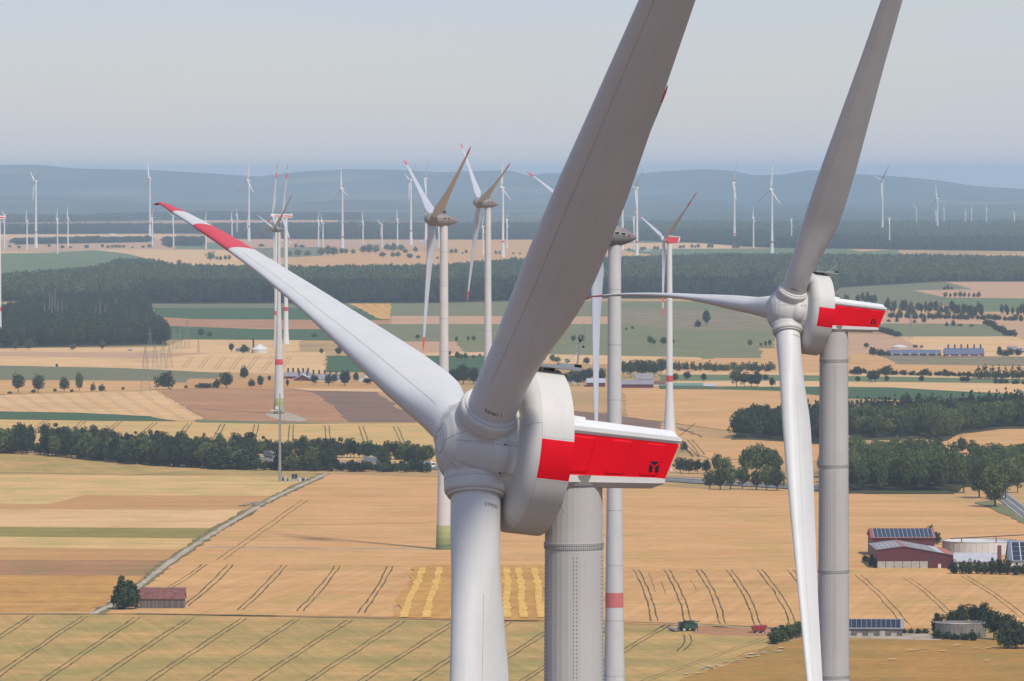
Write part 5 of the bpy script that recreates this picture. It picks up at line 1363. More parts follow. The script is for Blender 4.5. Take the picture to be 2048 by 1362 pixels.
def box_nacelle():
    sec = lambda x, w, z0, z1: [(x, -w, z0 + .3), (x, -w + .3, z0), (x, w - .3, z0), (x, w, z0 + .3), (x, w, z1 - .3), (x, w - .3, z1), (x, -w + .3, z1), (x, -w, z1 - .3)]
    D = {}
    D['long'] = MB().loft([sec(-1.3, 1.5, -1.5, 1.5), sec(-2.2, 1.75, -1.75, 1.75), sec(-9.5, 1.7, -1.6, 1.8), sec(-10.6, 1.45, -1.2, 1.7)]).mesh('nacelle')
    D['stripe'] = [MB().hexa([(-2.4, s * 1.765, -.55), (-10.2, s * 1.60, -.45), (-10.2, s * 1.70, -.45), (-2.4, s * 1.80, -.55)], [(-2.4, s * 1.765, .55), (-10.2, s * 1.60, .62), (-10.2, s * 1.70, .62), (-2.4, s * 1.80, .55)]).mesh('red_stripe') for s in (1, -1)]
    D['cooler'] = MB().hexa([(-9.0, -1.2, 1.75), (-10.3, -1.2, 1.65), (-10.3, 1.2, 1.65), (-9.0, 1.2, 1.75)], [(-9.2, -1.2, 3.3), (-9.6, -1.2, 3.3), (-9.6, 1.2, 3.3), (-9.2, 1.2, 3.3)]).mesh('roof_cooler')
    D['red'] = MB().loft([sec(-1.6, 1.6, -2.0, 1.6), sec(-2.6, 1.9, -2.3, 1.8), sec(-8.3, 1.8, -1.9, 1.75), sec(-10.2, 1.7, -.9, 1.7)]).mesh('nacelle')
    D['lid'] = MB().loft([sec(-2.0, 1.95, 1.82, 2.45), sec(-10.9, 1.8, 1.78, 2.40)]).mesh('nacelle_lid')
    D['rear'] = MB().hexa([(-9.2, -1.72, -1.35), (-10.3, -1.75, -.9), (-10.3, 1.75, -.9), (-9.2, 1.72, -1.35)], [(-10.05, -1.75, 1.76), (-10.9, -1.75, 1.76), (-10.9, 1.75, 1.76), (-10.05, 1.75, 1.76)]).mesh('rear_panel')
    D['spin'] = MB().lathe([(2.2, .05), (2.0, .7), (1.4, 1.3), (.4, 1.7), (-1.25, 1.75)], 24, axis='X').mesh('spinner', 60)
    return D
BOX = box_nacelle()
SMALLN = {'spin': MB().lathe([(1.6, .04), (1.4, .5), (.8, .95), (-.7, 1.15)], 14, axis='X').mesh('spinner', 60),
          'body': MB().loft([[(-.75, -1, -1), (-.75, 1, -1), (-.75, 1, 1), (-.75, -1, 1)], [(-5.6, -.9, -.85), (-5.6, .9, -.85), (-5.6, .9, .95), (-5.6, -.9, .95)]]).mesh('nacelle')}
TALLN = {'spin': egg([(3.0, .05), (2.8, .9), (2.1, 1.7), (1.0, 2.15), (-.6, 2.3)], 16),
         'body': egg([(-.65, 2.3), (-2.5, 2.5), (-4.5, 2.2), (-6.8, 1.4), (-8.4, .5), (-8.8, .05)], 16)}
GREY_T = 'wind turbines of the park'
def rotor_parts(root, M, az, blades, blade_mat, band_mat, scale=1.0, hubs=()):
    S = Matrix.Scale(scale, 4)
    for nm, me, mat in hubs: link(nm, me, mat, root, rotor_matrix(M, az) @ S)
    for k in range(3):
        BM_ = rotor_matrix(M, az + k * 2 * math.pi / 3) @ S
        main = None
        for nm, me, _ in blades:
            if main is None: main = link('blade', me, blade_mat, root, BM_)
            elif nm == 'blade': link('blade_outer', me, blade_mat, main)
            else: link('red_band', me, band_mat, main)
def turbine(style, tower_u, base_v, hub_v, az, yaw, label, R, band_at=None, green=False, flare=1.0, group=GREY_T, hub_du=None):
    """tower foot at (tower_u, base_v) and hub height read from hub_v in the photo"""
    p = ground(tower_u, base_v); H = (base_v - hub_v) * mpp(base_v)
    tau = R_(5)
    root = empty('wind_turbine', (p.x, p.y, 0), math.pi + R_(yaw))
    tag(root, label, 'wind turbine', group)
    az = R_(az)
    def Mx(over): return Matrix.Translation((over, 0, H)) @ Matrix.Rotation(-tau, 4, 'Y')
    if style in ('grey', 'greysmall'):
        sc = R / 58 if style == 'grey' else 0.68
        over = 5.4 * sc; M = Mx(over); S = Matrix.Scale(sc, 4)
        top = H - 2.6 * sc
        prof = [(0, 3.6 * flare * sc), (H * .12, 3.05 * flare * sc), (H * .3, 2.5 * flare * sc), (H * .6, 2.0 * sc), (top, 1.75 * sc)]
        link('tower', tower_mesh('tower', prof), 'concrete_tower_paint', root)
        if style == 'grey':
            for k in range(1, 9):
                z = H * (0.1 + .1 * k); band('tower_joint', prof, z - .06, z + .06, 'soft_seam_grey', root, 40, .012)
        nac = link('nacelle', EGG['body'], 'warm_grey_paint', root, M @ S)
        link('nacelle_gap', EGG['gap'], 'seam_grey', nac)
        for q in EGG['seams']: link('casing_seam', q, 'seam_grey', nac)
        for w_, f_ in EGG['wins']:
            wo = link('window', w_, 'window_glass_dark', nac); link('window_frame', f_, 'light_grey_paint', nac)
        link('emblem', EGG['mark'], 'dark_red_paint', nac)
        g1, g2 = EGG['gear']
        pf = link('roof_platform', g1, 'dark_metal', nac); link('cooler_box', g2, 'black_paint', nac)
        pf['kind'] = 'stuff'
        link('tower_collar', MB().lathe([(top - .02, 1.8 * sc), (top + .1 * sc, 2.05 * sc), (top + 1.0 * sc, 2.05 * sc), (top + 1.0 * sc, 1.4 * sc)], 36).mesh('tower_collar', 40), 'warm_grey_paint', root)
        rotor_parts(root, M, az, BS[style], 'blade_grey_paint', 'band_red_paint', sc if style == 'grey' else R / 35, ())
        hub = link('spinner', EGG['hub'], 'warm_grey_paint', root, rotor_matrix(M, az) @ S)
        for k in range(3): link('blade_collar', EGG['collar'], 'warm_grey_paint', hub, Matrix.Rotation(-k * 2 * math.pi / 3, 4, 'X'))
    elif style in ('stripe', 'redbox'):
        sc = R / 50; over = 4.2; M = Mx(over)
        top = H - 1.6
        prof = [(0, 3.3 * flare), (H * .1, 2.5 * flare), (H * .25, 2.15), (H * .6, 1.9), (top, 1.55)]
        link('tower', tower_mesh('tower', prof, 28), 'white_paint', root)
        if style == 'stripe':
            nac = link('nacelle', BOX['long'], 'white_paint', root, M)
            for q in BOX['stripe']: link('red_stripe', q, 'signal_red_paint', nac)
            link('roof_cooler', BOX['cooler'], 'white_paint', nac)
        else:
            nac = link('nacelle', BOX['red'], 'band_red_paint', root, M)
            link('nacelle_lid', BOX['lid'], 'white_paint', nac); link('rear_panel', BOX['rear'], 'white_paint', nac)
        rotor_parts(root, M, az, BS['redbox'], 'blade_grey_paint', 'band_red_paint', sc, [('spinner', BOX['spin'], 'white_paint' if style == 'stripe' else 'light_grey_paint')])
    elif style == 'tall':
        sc = R / 55; over = 4.0; M = Mx(over); top = H - 1.6
        prof = [(0, 4.4), (H * .1, 3.5), (H * .3, 2.6), (H * .6, 2.1), (top, 1.6)]
        link('tower', tower_mesh('tower', prof, 18), 'white_paint', root)
        link('nacelle', TALLN['body'], 'white_paint', root, M)
        rotor_parts(root, M, az, BS['tall'], 'blade_paint', 'band_red_paint', sc, [('spinner', TALLN['spin'], 'white_paint')])
    else:
        sc = R / 24; over = 2.2; M = Mx(over); top = H - .8
        prof = [(0, 1.9), (H * .5, 1.6), (top, 1.15)]
        link('tower', tower_mesh('tower', prof, 10), 'white_paint', root)
        link('nacelle', SMALLN['body'], 'white_paint', root, M)
        rotor_parts(root, M, az, BS['small'], 'white_paint', 'band_red_paint', sc, [('spinner', SMALLN['spin'], 'white_paint')])
    if band_at is not None:
        z = (base_v - band_at) * mpp(base_v); band('red_tower_band', prof, z - 2.0, z + 2.0, 'band_red_faded' if style == 'grey' else 'band_red_paint', root)
    if green:
        g = H * (green if green is not True else 0.09)
        for k, mname in enumerate(('green_base_four', 'green_base_three', 'green_base_two', 'green_base_one')):
            band('green_base_ring', prof, g * k / 4, g * (k + 1) / 4, mname, root, 40, .025)
    return root
turbine('grey', 888, 1100, 438, 60, 17.5, 'left one of the three grey teardrop turbines, tips crossing its neighbour', 58, None, 0.075)
turbine('grey', 976, 919, 405, 70, 17.5, 'middle one of the three grey teardrop turbines, hub highest', 58)
turbine('grey', 1228.5, 1571, 468, 50, 21, 'grey teardrop turbine half hidden behind the big dark blade', 58, 1199)
turbine('greysmall', 558, 828, 458, 49, 26, 'grey turbine with flared tower on the brown field', 35, 724, 0.085, 1.55)
turbine('stripe', 553, 693, 431, 4, 20, 'front one of two turbines with long red-striped housings', 50.5, 626)
turbine('stripe', 572, 688, 431, 8, 20, 'rear one of two turbines with long red-striped housings', 50.5, 618)
turbine('redbox', 1339, 868, 478, 54, 27, 'slim white turbine with a red box housing', 49.5, 757, None, 1.25)
turbine('stripe', -1.5, 693, 434, 100, 20, 'turbine cut off by the left edge of the picture', 50.5, 618, 0.03)
tall = [(72, 496, 362, 60, 20, 50, 464, 'first tall white turbine from the left'), (300, 479, 355, -18, 22, 49, 447, 'tall white turbine behind the tip of the pale blade'),
        (498, 483, 361, 5, 25, 61, 453, 'tall white turbine just left of the crossing red-tipped blades'), (685, 496, 377, -8, 24, 54, 474, 'tall white turbine above the middle of the pale blade'),
        (822, 490, 360, 50, 18, 53, 461, 'tall white turbine just left of the first grey teardrop'), (852, 480, 357, 30, 18, 52, None, 'tall white turbine half behind the first grey teardrop'),
        (1006, 514, 375, -2, 26, 60, 483, 'tall white turbine right of the second grey teardrop'), (1274, 522, 376, 42, 24, 46, 484, 'tall white turbine at the right edge of the dark blade'),
        (1245, 500, 376, 60, 20, 46, None, 'tall white turbine mostly hidden by the dark blade'), (1469, 489, 366, 22, 18, 57, 468, 'tall white turbine with a level blade, right of the dark blade'),
        (1544, 507, 379, 4, 27, 61, 484, 'tall white turbine left of the second big turbine blade'), (1765, 469, 361, 46, 22, 62, 456, 'tall white turbine right of the second big blade'),
        (1875, 466, 397, -12, 24, 45, 452, 'tall white turbine farthest to the right')]
for u, bv, hv, az, yw, R, bd, lab in tall: turbine('tall', u, bv, hv, az, yw, lab, R, bd, group='tall white turbines on the far plain')
small = [(9, 498, 429, 50), (54, 500, 440, -5), (115, 508, 436, 10), (136, 495, 434, -2), (305, 494, 435, 25), (347, 494, 432, 50), (412, 499, 441, 12), (464, 480, 438, 3), (474, 476, 429, 10), (496, 482, 453, 0),
         (637, 494, 440, 12), (646, 495, 447, -28), (726, 494, 442, -4), (764, 495, 449, 55), (795, 493, 437, 0), (878, 497, 452, 40), (966, 510, 452, 10), (1014, 497, 439, 25), (1268, 500, 434, 40), (1507, 496, 434, 4), (1583, 487, 438, 30), (1779, 497, 435, 35)]
for i, (u, bv, hv, az) in enumerate(small):
    turbine('small', u, bv, hv, az, 18 + (i * 7) % 12, ORD[i] + ' small white turbine from the left on the far plain', 24 if i not in (13, 18) else 28, group='small white turbines on the far plain')
tiny = [(1833, 416, 55), (1872, 420, 40), (1888, 415, 20), (1931, 425, 5), (1943, 418, 12), (1973, 417, 0), (2029, 424, 50)]
for i, (u, hv, az) in enumerate(tiny):
    turbine('small', u, 456, hv, az, 24, ORD[i] + ' tiny turbine from the left above the far right forest', 20 if i else 24, group='tiny turbines behind the far right forest')
# ------------------------------------------------------------------ farm buildings
def wood_mat(name, col):
    return plain(name, col, 0.9, 0.35, 1.2, streak=(3, 3, 0.15), bump=0.2)
wood_mat('grey_boards', rgb(.13, .11, .10)); wood_mat('grey_boards_light', rgb(.18, .155, .14)); wood_mat('brown_boards', rgb(.14, .10, .075))
plain('roof_tile_red', rgb(.185, .075, .06), 0.85, 0.35, 0.8, bump=0.2)
plain('roof_tile_orange', rgb(.45, .12, .07), 0.8, 0.15, 1)
plain('maroon_sheet', rgb(.105, .020, .026), 0.6, 0.12, 0.5)
plain('maroon_trim', rgb(.30, .085, .075), 0.6, 0.12, 0.5)
plain('fibre_cement', rgb(.25, .235, .24), 0.85, 0.15, 0.4)
plain('fibre_cement_light', rgb(.42, .42, .44), 0.8, 0.1, 0.4)
plain('concrete', rgb(.42, .385, .33), 0.85, 0.15, 0.6)
plain('dark_concrete', rgb(.22, .20, .17), 0.9, 0.15, 0.6)
plain('white_wall', rgb(.62, .60, .56), 0.8, 0.08, 0.5)
plain('solar_glass', rgb(.022, .028, .050), 0.22, 0.2, 0.5, spec=0.5)
plain('solar_frame', rgb(.55, .56, .58), 0.4, 0.05, 2, metallic=0.4)
plain('blue_roof', rgb(.115, .13, .20), 0.5, 0.12, 0.3)
plain('tank_membrane', rgb(.60, .59, .56), 0.6, 0.08, 0.3)
plain('green_sheet', rgb(.13, .26, .17), 0.6, 0.1, 0.3)
plain('harvester_green', rgb(.025, .075, .04), 0.4, 0.15, 2)
plain('tractor_dark', rgb(.03, .04, .045), 0.4, 0.15, 2)
plain('trailer_red', rgb(.34, .035, .035), 0.45, 0.1, 2)
plain('rubber', rgb(.02, .02, .02), 0.9, 0.2, 3)
plain('stone_heap', rgb(.28, .23, .17), 0.9, 0.3, 1.5)
plain('pylon_steel', rgb(.22, .22, .21), 0.7, 0.1, 2)
plain('cabinet_grey', rgb(.48, .48, .47), 0.5, 0.05, 2)

class Building:
    """gabled house; local X along the ridge, Y away from the viewer, front wall at y = 0"""
    def __init__(self, name, u, v, key, length, depth, eave, ridge, rz, wall, roof, label, cat='barn', ridge_at=0.5, over=0.5, gable_front=False, group=None, thick=0.22, z=0.0):
        p = ground(*zp(key, u, v))
        self.root = empty(name, (p.x, p.y, z), rz)
        tag(self.root, label, cat, group)
        L, Dp = length, depth
        self.L, self.D, self.e, self.r = L, Dp, eave, ridge
        if not gable_front:
            yr = Dp * ridge_at; self.yr = yr
            m = MB(); prof = [(0, 0), (0, eave), (yr, ridge), (Dp, eave), (Dp, 0)]
            m.loft([[(0, y, z_) for y, z_ in prof], [(L, y, z_) for y, z_ in prof]])
            self.wall = m.build('wall', wall, self.root)
            sl = (ridge - eave) / yr; sl2 = (ridge - eave) / (Dp - yr)
            self.slopes = []
            for (y0, z0, y1, z1) in ((-over, eave - sl * over, yr, ridge), (Dp + over, eave - sl2 * over, yr, ridge)):
                a, b = Vector((0, y0, z0)), Vector((0, y1, z1)); up = Vector((0, 0, thick))
                q = [a + Vector((-over, 0, .02)), a + Vector((L + over, 0, .02)), b + Vector((L + over, 0, .02)), b + Vector((-over, 0, .02))]
                o = MB().hexa(q, [x + up for x in q]).build('roof_slope', roof, self.root)
                self.slopes.append((o, a, b, thick))
        else:                                                     # gable faces the viewer; ridge runs along Y
            xr = L * ridge_at
            m = MB(); prof = [(0, 0), (0, eave[0]), (xr, ridge), (L, eave[1]), (L, 0)]
            m.loft([[(x, 0, z_) for x, z_ in prof], [(x, Dp, z_) for x, z_ in prof]])
            self.wall = m.build('wall', wall, self.root)
            self.slopes = []
            for (x0, z0) in ((0, eave[0]), (L, eave[1])):
                d = (ridge - z0) / (xr - x0); x0b = x0 + (-over if x0 == 0 else over); z0b = z0 + d * (x0b - x0)
                q = [Vector((x0b, -over, z0b + .02)), Vector((xr, -over, ridge + .02)), Vector((xr, Dp + over, ridge + .02)), Vector((x0b, Dp + over, z0b + .02))]
                o = MB().hexa(q, [x + Vector((0, 0, thick)) for x in q]).build('roof_slope', roof, self.root)
                self.slopes.append((o, q))
    def solar(self, cols, rows, x0=0.04, x1=0.97, t0=0.06, t1=0.94, gap=0.10, panel='solar_glass'):
        """panels laid out one by one on the slope that faces the viewer"""
        o, a, b, th = self.slopes[0]
        d = (b - a); n_ = Vector((0, -d.z, d.y)).normalized()
        W = self.L * (x1 - x0) / cols; Hh = (t1 - t0) / rows
        wf_ = W * (1 - gap); g = 0.06
        q = [Vector((-wf_ / 2, 0, 0)), Vector((wf_ / 2, 0, 0)), Vector((wf_ / 2, 0, 0)) + d * Hh * (1 - g), Vector((-wf_ / 2, 0, 0)) + d * Hh * (1 - g)]
        me = MB().hexa([x + n_ * .02 for x in q], [x + n_ * .07 for x in q]).mesh('solar_panel'); me.materials.append(MATS[panel])
        ra = a + d * (t0 - .01); rb = a + d * (t1 + .01)
        rq = [ra + Vector((self.L * x0 - .1, 0, 0)), ra + Vector((self.L * x1 + .1, 0, 0)), rb + Vector((self.L * x1 + .1, 0, 0)), rb + Vector((self.L * x0 - .1, 0, 0))]
        up = Vector((0, 0, th + .03))
        MB().hexa([x + up for x in rq], [x + up + n_ * .03 for x in rq]).build('solar_rail', 'solar_frame', o)
        for c in range(cols):
            for r_ in range(rows):
                s = link('solar_panel', me, None, o); s.location = a + d * (t0 + Hh * r_) + Vector((self.L * x0 + W * (c + .5), 0, 0)) + up + n_ * .03
    def part(self, name, x0, x1, z0, z1, mat, y=-0.06, t=0.05):
        MB().box(((x0 + x1) / 2, y, (z0 + z1) / 2), (x1 - x0, t, z1 - z0)).build(name, mat, self.root)

# old wooden barn at the lower left
b = Building('wooden_barn', 279, 1218, 'p', 17.0, 9.0, 4.0, 7.6, 0.0, 'brown_boards', 'roof_tile_red', 'old wooden barn with rusty red roof beside a big bush', 'barn', over=0.4)
brnd2 = random.Random(4)
for side in (0,):
    x = 0.05
    i = 0
    while x < 16.9:
        w = brnd2.uniform(.28, .42)
        MB().box((x + w / 2, -0.04 - brnd2.uniform(0, .02), 1.9), (w - .03, .05, 3.75)).build('board', brnd2.choice(['grey_boards', 'grey_boards', 'grey_boards_light', 'brown_boards']), b.wall); x += w
o_, a_, bb_, th_ = b.slopes[0]
dd = bb_ - a_
for r_ in range(9):                                               # courses of the tiled roof
    s0, s1 = r_ / 9, (r_ + 1.06) / 9
    q = [a_ + dd * s0 + Vector((-.5, 0, th_ + .03)), a_ + dd * s0 + Vector((17.5, 0, th_ + .03)), a_ + dd * min(1, s1) + Vector((17.5, 0, th_ + .03)), a_ + dd * min(1, s1) + Vector((-.5, 0, th_ + .03))]
    MB().hexa([x - Vector((0, 0, .03)) for x in q], [q[0] + Vector((0, 0, .07)), q[1] + Vector((0, 0, .07)), q[2], q[3]]).build('tile_course', 'roof_tile_red', o_)
MB().box((8.5, 4.5, 7.88), (18.0, .35, .12)).build('ridge_cap', 'fibre_cement', b.root)

# red farm on the right
s1 = mpp(1138.6)
rb = Building('red_barn', 215, 672, 'q', 153.0 * s1, 44, (38 * s1, 27 * s1), 45 * s1, R_(1.0), 'maroon_sheet', 'fibre_cement', 'large dark red barn with grey gabled roof and concrete base', 'barn', 0.35, 0.45, True)
Lb = 153.0 * s1
for k in range(6):
    x0 = 0.10 + k * (102.0 * s1 / 6)
    rb.part('concrete_panel', x0, x0 + 102.0 * s1 / 6 - .25, 0.05, 15.0 * s1, 'concrete')
rb.part('door', 122 * s1, 128 * s1, 0.05, 10 * s1, 'white_wall')
for x0 in (103 * s1, 105.5 * s1): rb.part('door_rail', x0, x0 + .12, .3, 27 * s1, 'dark_metal', -0.05, .04)
q = rb.slopes[0][1]
for dx in (-.7, .35):
    MB().box((Lb * .35 + dx, 22, 45 * s1 + .30 - abs(dx) * .12), (.35, 45, .14)).build('ridge_strip', 'roof_tile_orange', rb.root)
for k in range(9):                                                # translucent light strips on the roof
    o2, qq = rb.slopes[k % 2]
    t = (k // 2 + 1) / 6
    p0, p1 = qq[0].lerp(qq[1], t), qq[3].lerp(qq[2], t); w_ = (qq[1] - qq[0]).normalized() * .5
    A = [p0.lerp(p1, .15), p0.lerp(p1, .15) + w_, p0.lerp(p1, .75) + w_, p0.lerp(p1, .75)]
    MB().hexa([x + Vector((0, 0, .23)) for x in A], [x + Vector((0, 0, .27)) for x in A]).build('light_strip', 'fibre_cement_light', o2)
o2, qq = rb.slopes[1]
A = [qq[0].lerp(qq[1], .02), qq[0].lerp(qq[1], .20), qq[3].lerp(qq[2], .20), qq[3].lerp(qq[2], .02)]
MB().hexa([x + Vector((0, 0, .23)) for x in A], [x + Vector((0, 0, .29)) for x in A]).build('roof_patch', 'roof_tile_orange', o2)
A = [qq[0].lerp(qq[1], .21), qq[0].lerp(qq[1], .36), qq[3].lerp(qq[2], .36), qq[3].lerp(qq[2], .21)]
MB().hexa([x + Vector((0, 0, .23)) for x in A], [x + Vector((0, 0, .29)) for x in A]).build('roof_patch', 'fibre_cement_light', o2)
s2 = mpp(1112)
ub = Building('red_barn', 150, 515, 'q', 125.0 * s2, 24, 37 * s2, 52 * s2, R_(1.0), 'maroon_sheet', 'maroon_trim', 'upper dark red barn with a roof full of solar panels', 'barn', over=0.6)
ub.solar(14, 9, .035, .985, .05, .95, .11)
# round slurry tanks
def tank(u, v, key, r, h, label, mat='concrete', lid=True):
    p = ground(*zp(key, u, v)); root = empty('round_tank', (p.x, p.y, 0)); tag(root, label, 'tank')
    MB().lathe([(0, r), (h, r), (h, r - .3), (h - .5, r - .32), (.3, r - .32)], 56, cap0=True, cap1=False).build('tank_wall', mat, root, 40)
    n = 40
    for k in range(n):
        t = 2 * math.pi * k / n
        MB().box(((r + .06) * math.cos(t), (r + .06) * math.sin(t), h * .5), (.12, .10, h * .96), t).build('stave', mat, root)
    MB().lathe([(h - 1.0, r - .33), (h - .9, r - .33)], 48).build('slurry_cover', 'tank_membrane', root)
    MB().lathe([(h, r + .12), (h + .15, r + .12), (h + .15, r - .3)], 56, cap0=False, cap1=False).build('rim', 'concrete', root, 40)
    return root
tk = tank(1500, 480, 'q', 16.5, 5.6, 'large open round concrete tank behind the hedge at the red farm', 'white_wall')
MB().tube((-14, -13, 7.2), (30, -12, 9.4), .22, n=6).build('pipe', 'dark_metal', tk)
for x in (-9, 6): MB().tube((x, -13, 0), (x, -13, 7.4 + (x + 14) * .05), .28, n=6).build('pipe_post', 'maroon_trim', tk)
tank(925, 1060, 'k', 9.0, 5.0, 'grey round concrete tank inside the dark thicket', 'dark_concrete')
b = Building('shed', 1180, 700, 'q', 18, 16, 4.0, 7.0, R_(-4), 'concrete', 'fibre_cement_light', 'low shed with pale grey roof behind the farm hedge', 'shed')
b = Building('shed', 1880, 720, 'q', 30, 16, 5.0, 12.5, R_(2), 'white_wall', 'blue_roof', 'house with blue solar roof at the right edge of the farm', 'house')
b.solar(8, 4, .03, .97, .05, .95, .12)
MB().box((-4, 6, 5.5), (1.6, 1.6, 11)).build('chimney', 'roof_tile_red', b.root)
b = Building('shed', 1690, 1274, 'p', 20.5, 9.0, 3.2, 6.0, R_(-3), 'grey_boards_light', 'fibre_cement', 'weathered shed with solar panels beside the second tower', 'shed')
b.solar(11, 3, .03, .97, .08, .95, .06)
for k in range(10): b.part('board', .1 + k * 2.04, .1 + k * 2.04 + 1.96, .05, 1.5 + .9 * (k % 3 == 0), 'grey_boards' if k % 2 else 'concrete')
# long barns in the middle distance
def long_barn(u, v, key, wpx, dep, epx, rpx, rz, wall, roof, label, vents=0, gable=False, cat='barn', lights=0):
    uu, vv = zp(key, u, v); k = mpp(vv) / ZOOM[key][2]
    bb = Building('long_barn', u, v, key, wpx * k, dep, epx * k if not gable else (epx * k, epx * k), rpx * k, rz, wall, roof, label, cat, gable_front=gable, over=.5)
    for i in range(vents):
        x = wpx * k * (i + .6) / vents
        MB().tube((x, (dep / 2) if not gable else 1, rpx * k - .6), (x, (dep / 2) if not gable else 1, rpx * k + 3.6), .75, .75, 8).build('vent_stack', 'dark_metal', bb.root)
    for i in range(lights):
        x = wpx * k * (i + .5) / lights
        bb.part('window', x - .9, x + .9, .6, 2.6, 'white_wall')
    return bb
long_barn(680, 470, 'g', 200, 30, 18, 46, R_(1), 'maroon_sheet', 'fibre_cement', 'grey-roofed barn with vents right of the grey tower', 5)
long_barn(755, 488, 'g', 130, 34, 14, 48, 0, 'maroon_sheet', 'fibre_cement_light', 'gable-fronted red barn in the middle of the long barns', 2, True)
long_barn(880, 492, 'g', 320, 30, 18, 52, R_(1), 'white_wall', 'fibre_cement', 'long pale barn with a row of roof vents behind trees', 7)
long_barn(1270, 492, 'g', 120, 30, 16, 60, 0, 'white_wall', 'fibre_cement_light', 'white gabled shed at the right end of the long barns', 0, True)
long_barn(610, 378, 'r', 560, 24, 22, 58, R_(-1), 'maroon_sheet', 'blue_roof', 'long blue-roofed barn, left part of the far farm', 0, lights=6)
long_barn(1215, 388, 'r', 410, 26, 28, 86, R_(-1), 'maroon_trim', 'blue_roof', 'blue-roofed barn with six chimneys on the far farm', 6, lights=4)
long_barn(1190, 372, 'm', 1, 1, 1, 2, 0, 'concrete', 'concrete', 'tiny concrete hut in the green field', 0) if False else None
long_barn(1190, 808, 'm', 135, 40, 30, 56, R_(0), 'maroon_sheet', 'fibre_cement_light', 'red shed with grey roof left of the big grey tower')
long_barn(1450, 816, 'm', 240, 36, 26, 54, R_(0), 'maroon_sheet', 'fibre_cement', 'red shed with grey roof right of the big grey tower')
long_barn(1005, 775, 'm', 70, 14, 16, 36, 0, 'white_wall', 'fibre_cement', 'small house behind the nearest turbine ring', cat='house')
long_barn(1070, 780, 'm', 70, 14, 18, 40, 0, 'white_wall', 'roof_tile_orange', 'small house with orange roof behind the nearest ring', 0, True, 'house')
long_barn(1555, 765, 'm', 130, 16, 18, 54, 0, 'white_wall', 'fibre_cement', 'house with grey roof above the long red shed', cat='house')
long_barn(1690, 800, 'm', 90, 14, 16, 34, 0, 'white_wall', 'roof_tile_red', 'house left of the slim red-banded tower', cat='house')
long_barn(20, 390, 'l', 170, 20, 10, 22, 0, 'concrete', 'green_sheet', 'long green-roofed shed right of the slim red-banded tower', cat='shed')
long_barn(195, 388, 'l', 70, 12, 6, 16, 0, 'concrete', 'fibre_cement_light', 'low grey shed beside the green-roofed one', cat='shed')
long_barn(1880, 340, 'r', 100, 14, 30, 62, 0, 'brown_boards', 'fibre_cement', 'dark house among shrubs at the right edge', 0, False, 'house')
long_barn(1985, 345, 'r', 110, 14, 18, 46, 0, 'brown_boards', 'fibre_cement', 'dark barn cut by the right edge', 0, False, 'barn')
# biogas digester with dome, chimney and hut
def dome(u, v, key, wpx, hpx, label):
    uu, vv = zp(key, u, v); k = mpp(vv) / ZOOM[key][2]; p = ground(uu, vv)
    root = empty('digester', (p.x, p.y, 0)); tag(root, label, 'digester tank')
    r, h = wpx * k / 2, hpx * k
    MB().lathe([(0, r), (h * .42, r)], 32).build('tank_wall', 'white_wall', root, 40)
    MB().lathe([(h * .42, r + .3), (h * .55, r * .9), (h * .75, r * .55), (h * .92, r * .2), (h, r * .05)], 32).build('dome_cover', 'tank_membrane', root, 50)
    for t in range(16):
        a = t * math.pi / 8; MB().box(((r + .05) * math.cos(a), (r + .05) * math.sin(a), h * .21), (.3, .2, h * .40), a).build('buttress', 'concrete', root)
    return root, r
dm, r_d = dome(480, 266, 'g', 132, 74, 'pale round digester tank with conical cover')
dome(735, 300, 'r', 170, 40, 'pale digester dome behind the blue-roofed barn')
k_ = mpp(zp('g', 425, 262)[1]) / 4.006; p = ground(*zp('g', 425, 262))
o = MB().lathe([(0, 8 * k_), (108 * k_, 7 * k_)], 16).build('silo', 'dark_metal', None, 40); o.location = (p.x, p.y + 8, 0); tag(o, 'dark slim silo tower beside the digester', 'silo')
MB().lathe([(108 * k_, 9 * k_), (114 * k_, 4 * k_)], 16).build('silo_cap', 'black_paint', o)
long_barn(290, 256, 'g', 70, 14, 12, 28, 0, 'concrete', 'blue_roof', 'low blue-roofed hut left of the digester', cat='shed')
long_barn(270, 605, 'a', 80, 20, 6, 14, 0, 'concrete', 'fibre_cement', 'low grey barn on the far plain at left', cat='barn')
dome(765, 582, 'a', 70, 14, 'pale flat dome on the far plain at left')
long_barn(285, 452, 'a', 55, 30, 8, 18, 0, 'roof_tile_orange', 'roof_tile_orange', 'tiny orange building below the hills at far left', cat='house')
long_barn(1425, 633, 'b', 50, 20, 4, 10, 0, 'white_wall', 'fibre_cement_light', 'small white shed left of the first grey tower', cat='shed')
long_barn(370, 690, 'd', 45, 14, 4, 10, 0, 'white_wall', 'fibre_cement_light', 'small white shed beside trees right of the grey turbine', cat='shed')
for i, (x, w) in enumerate(((1025, 30),)):
    long_barn(x, 250, 'f', w, 6, 14, 20, 0, 'concrete', 'concrete', 'small concrete hut in front of the left forest', cat='hut')

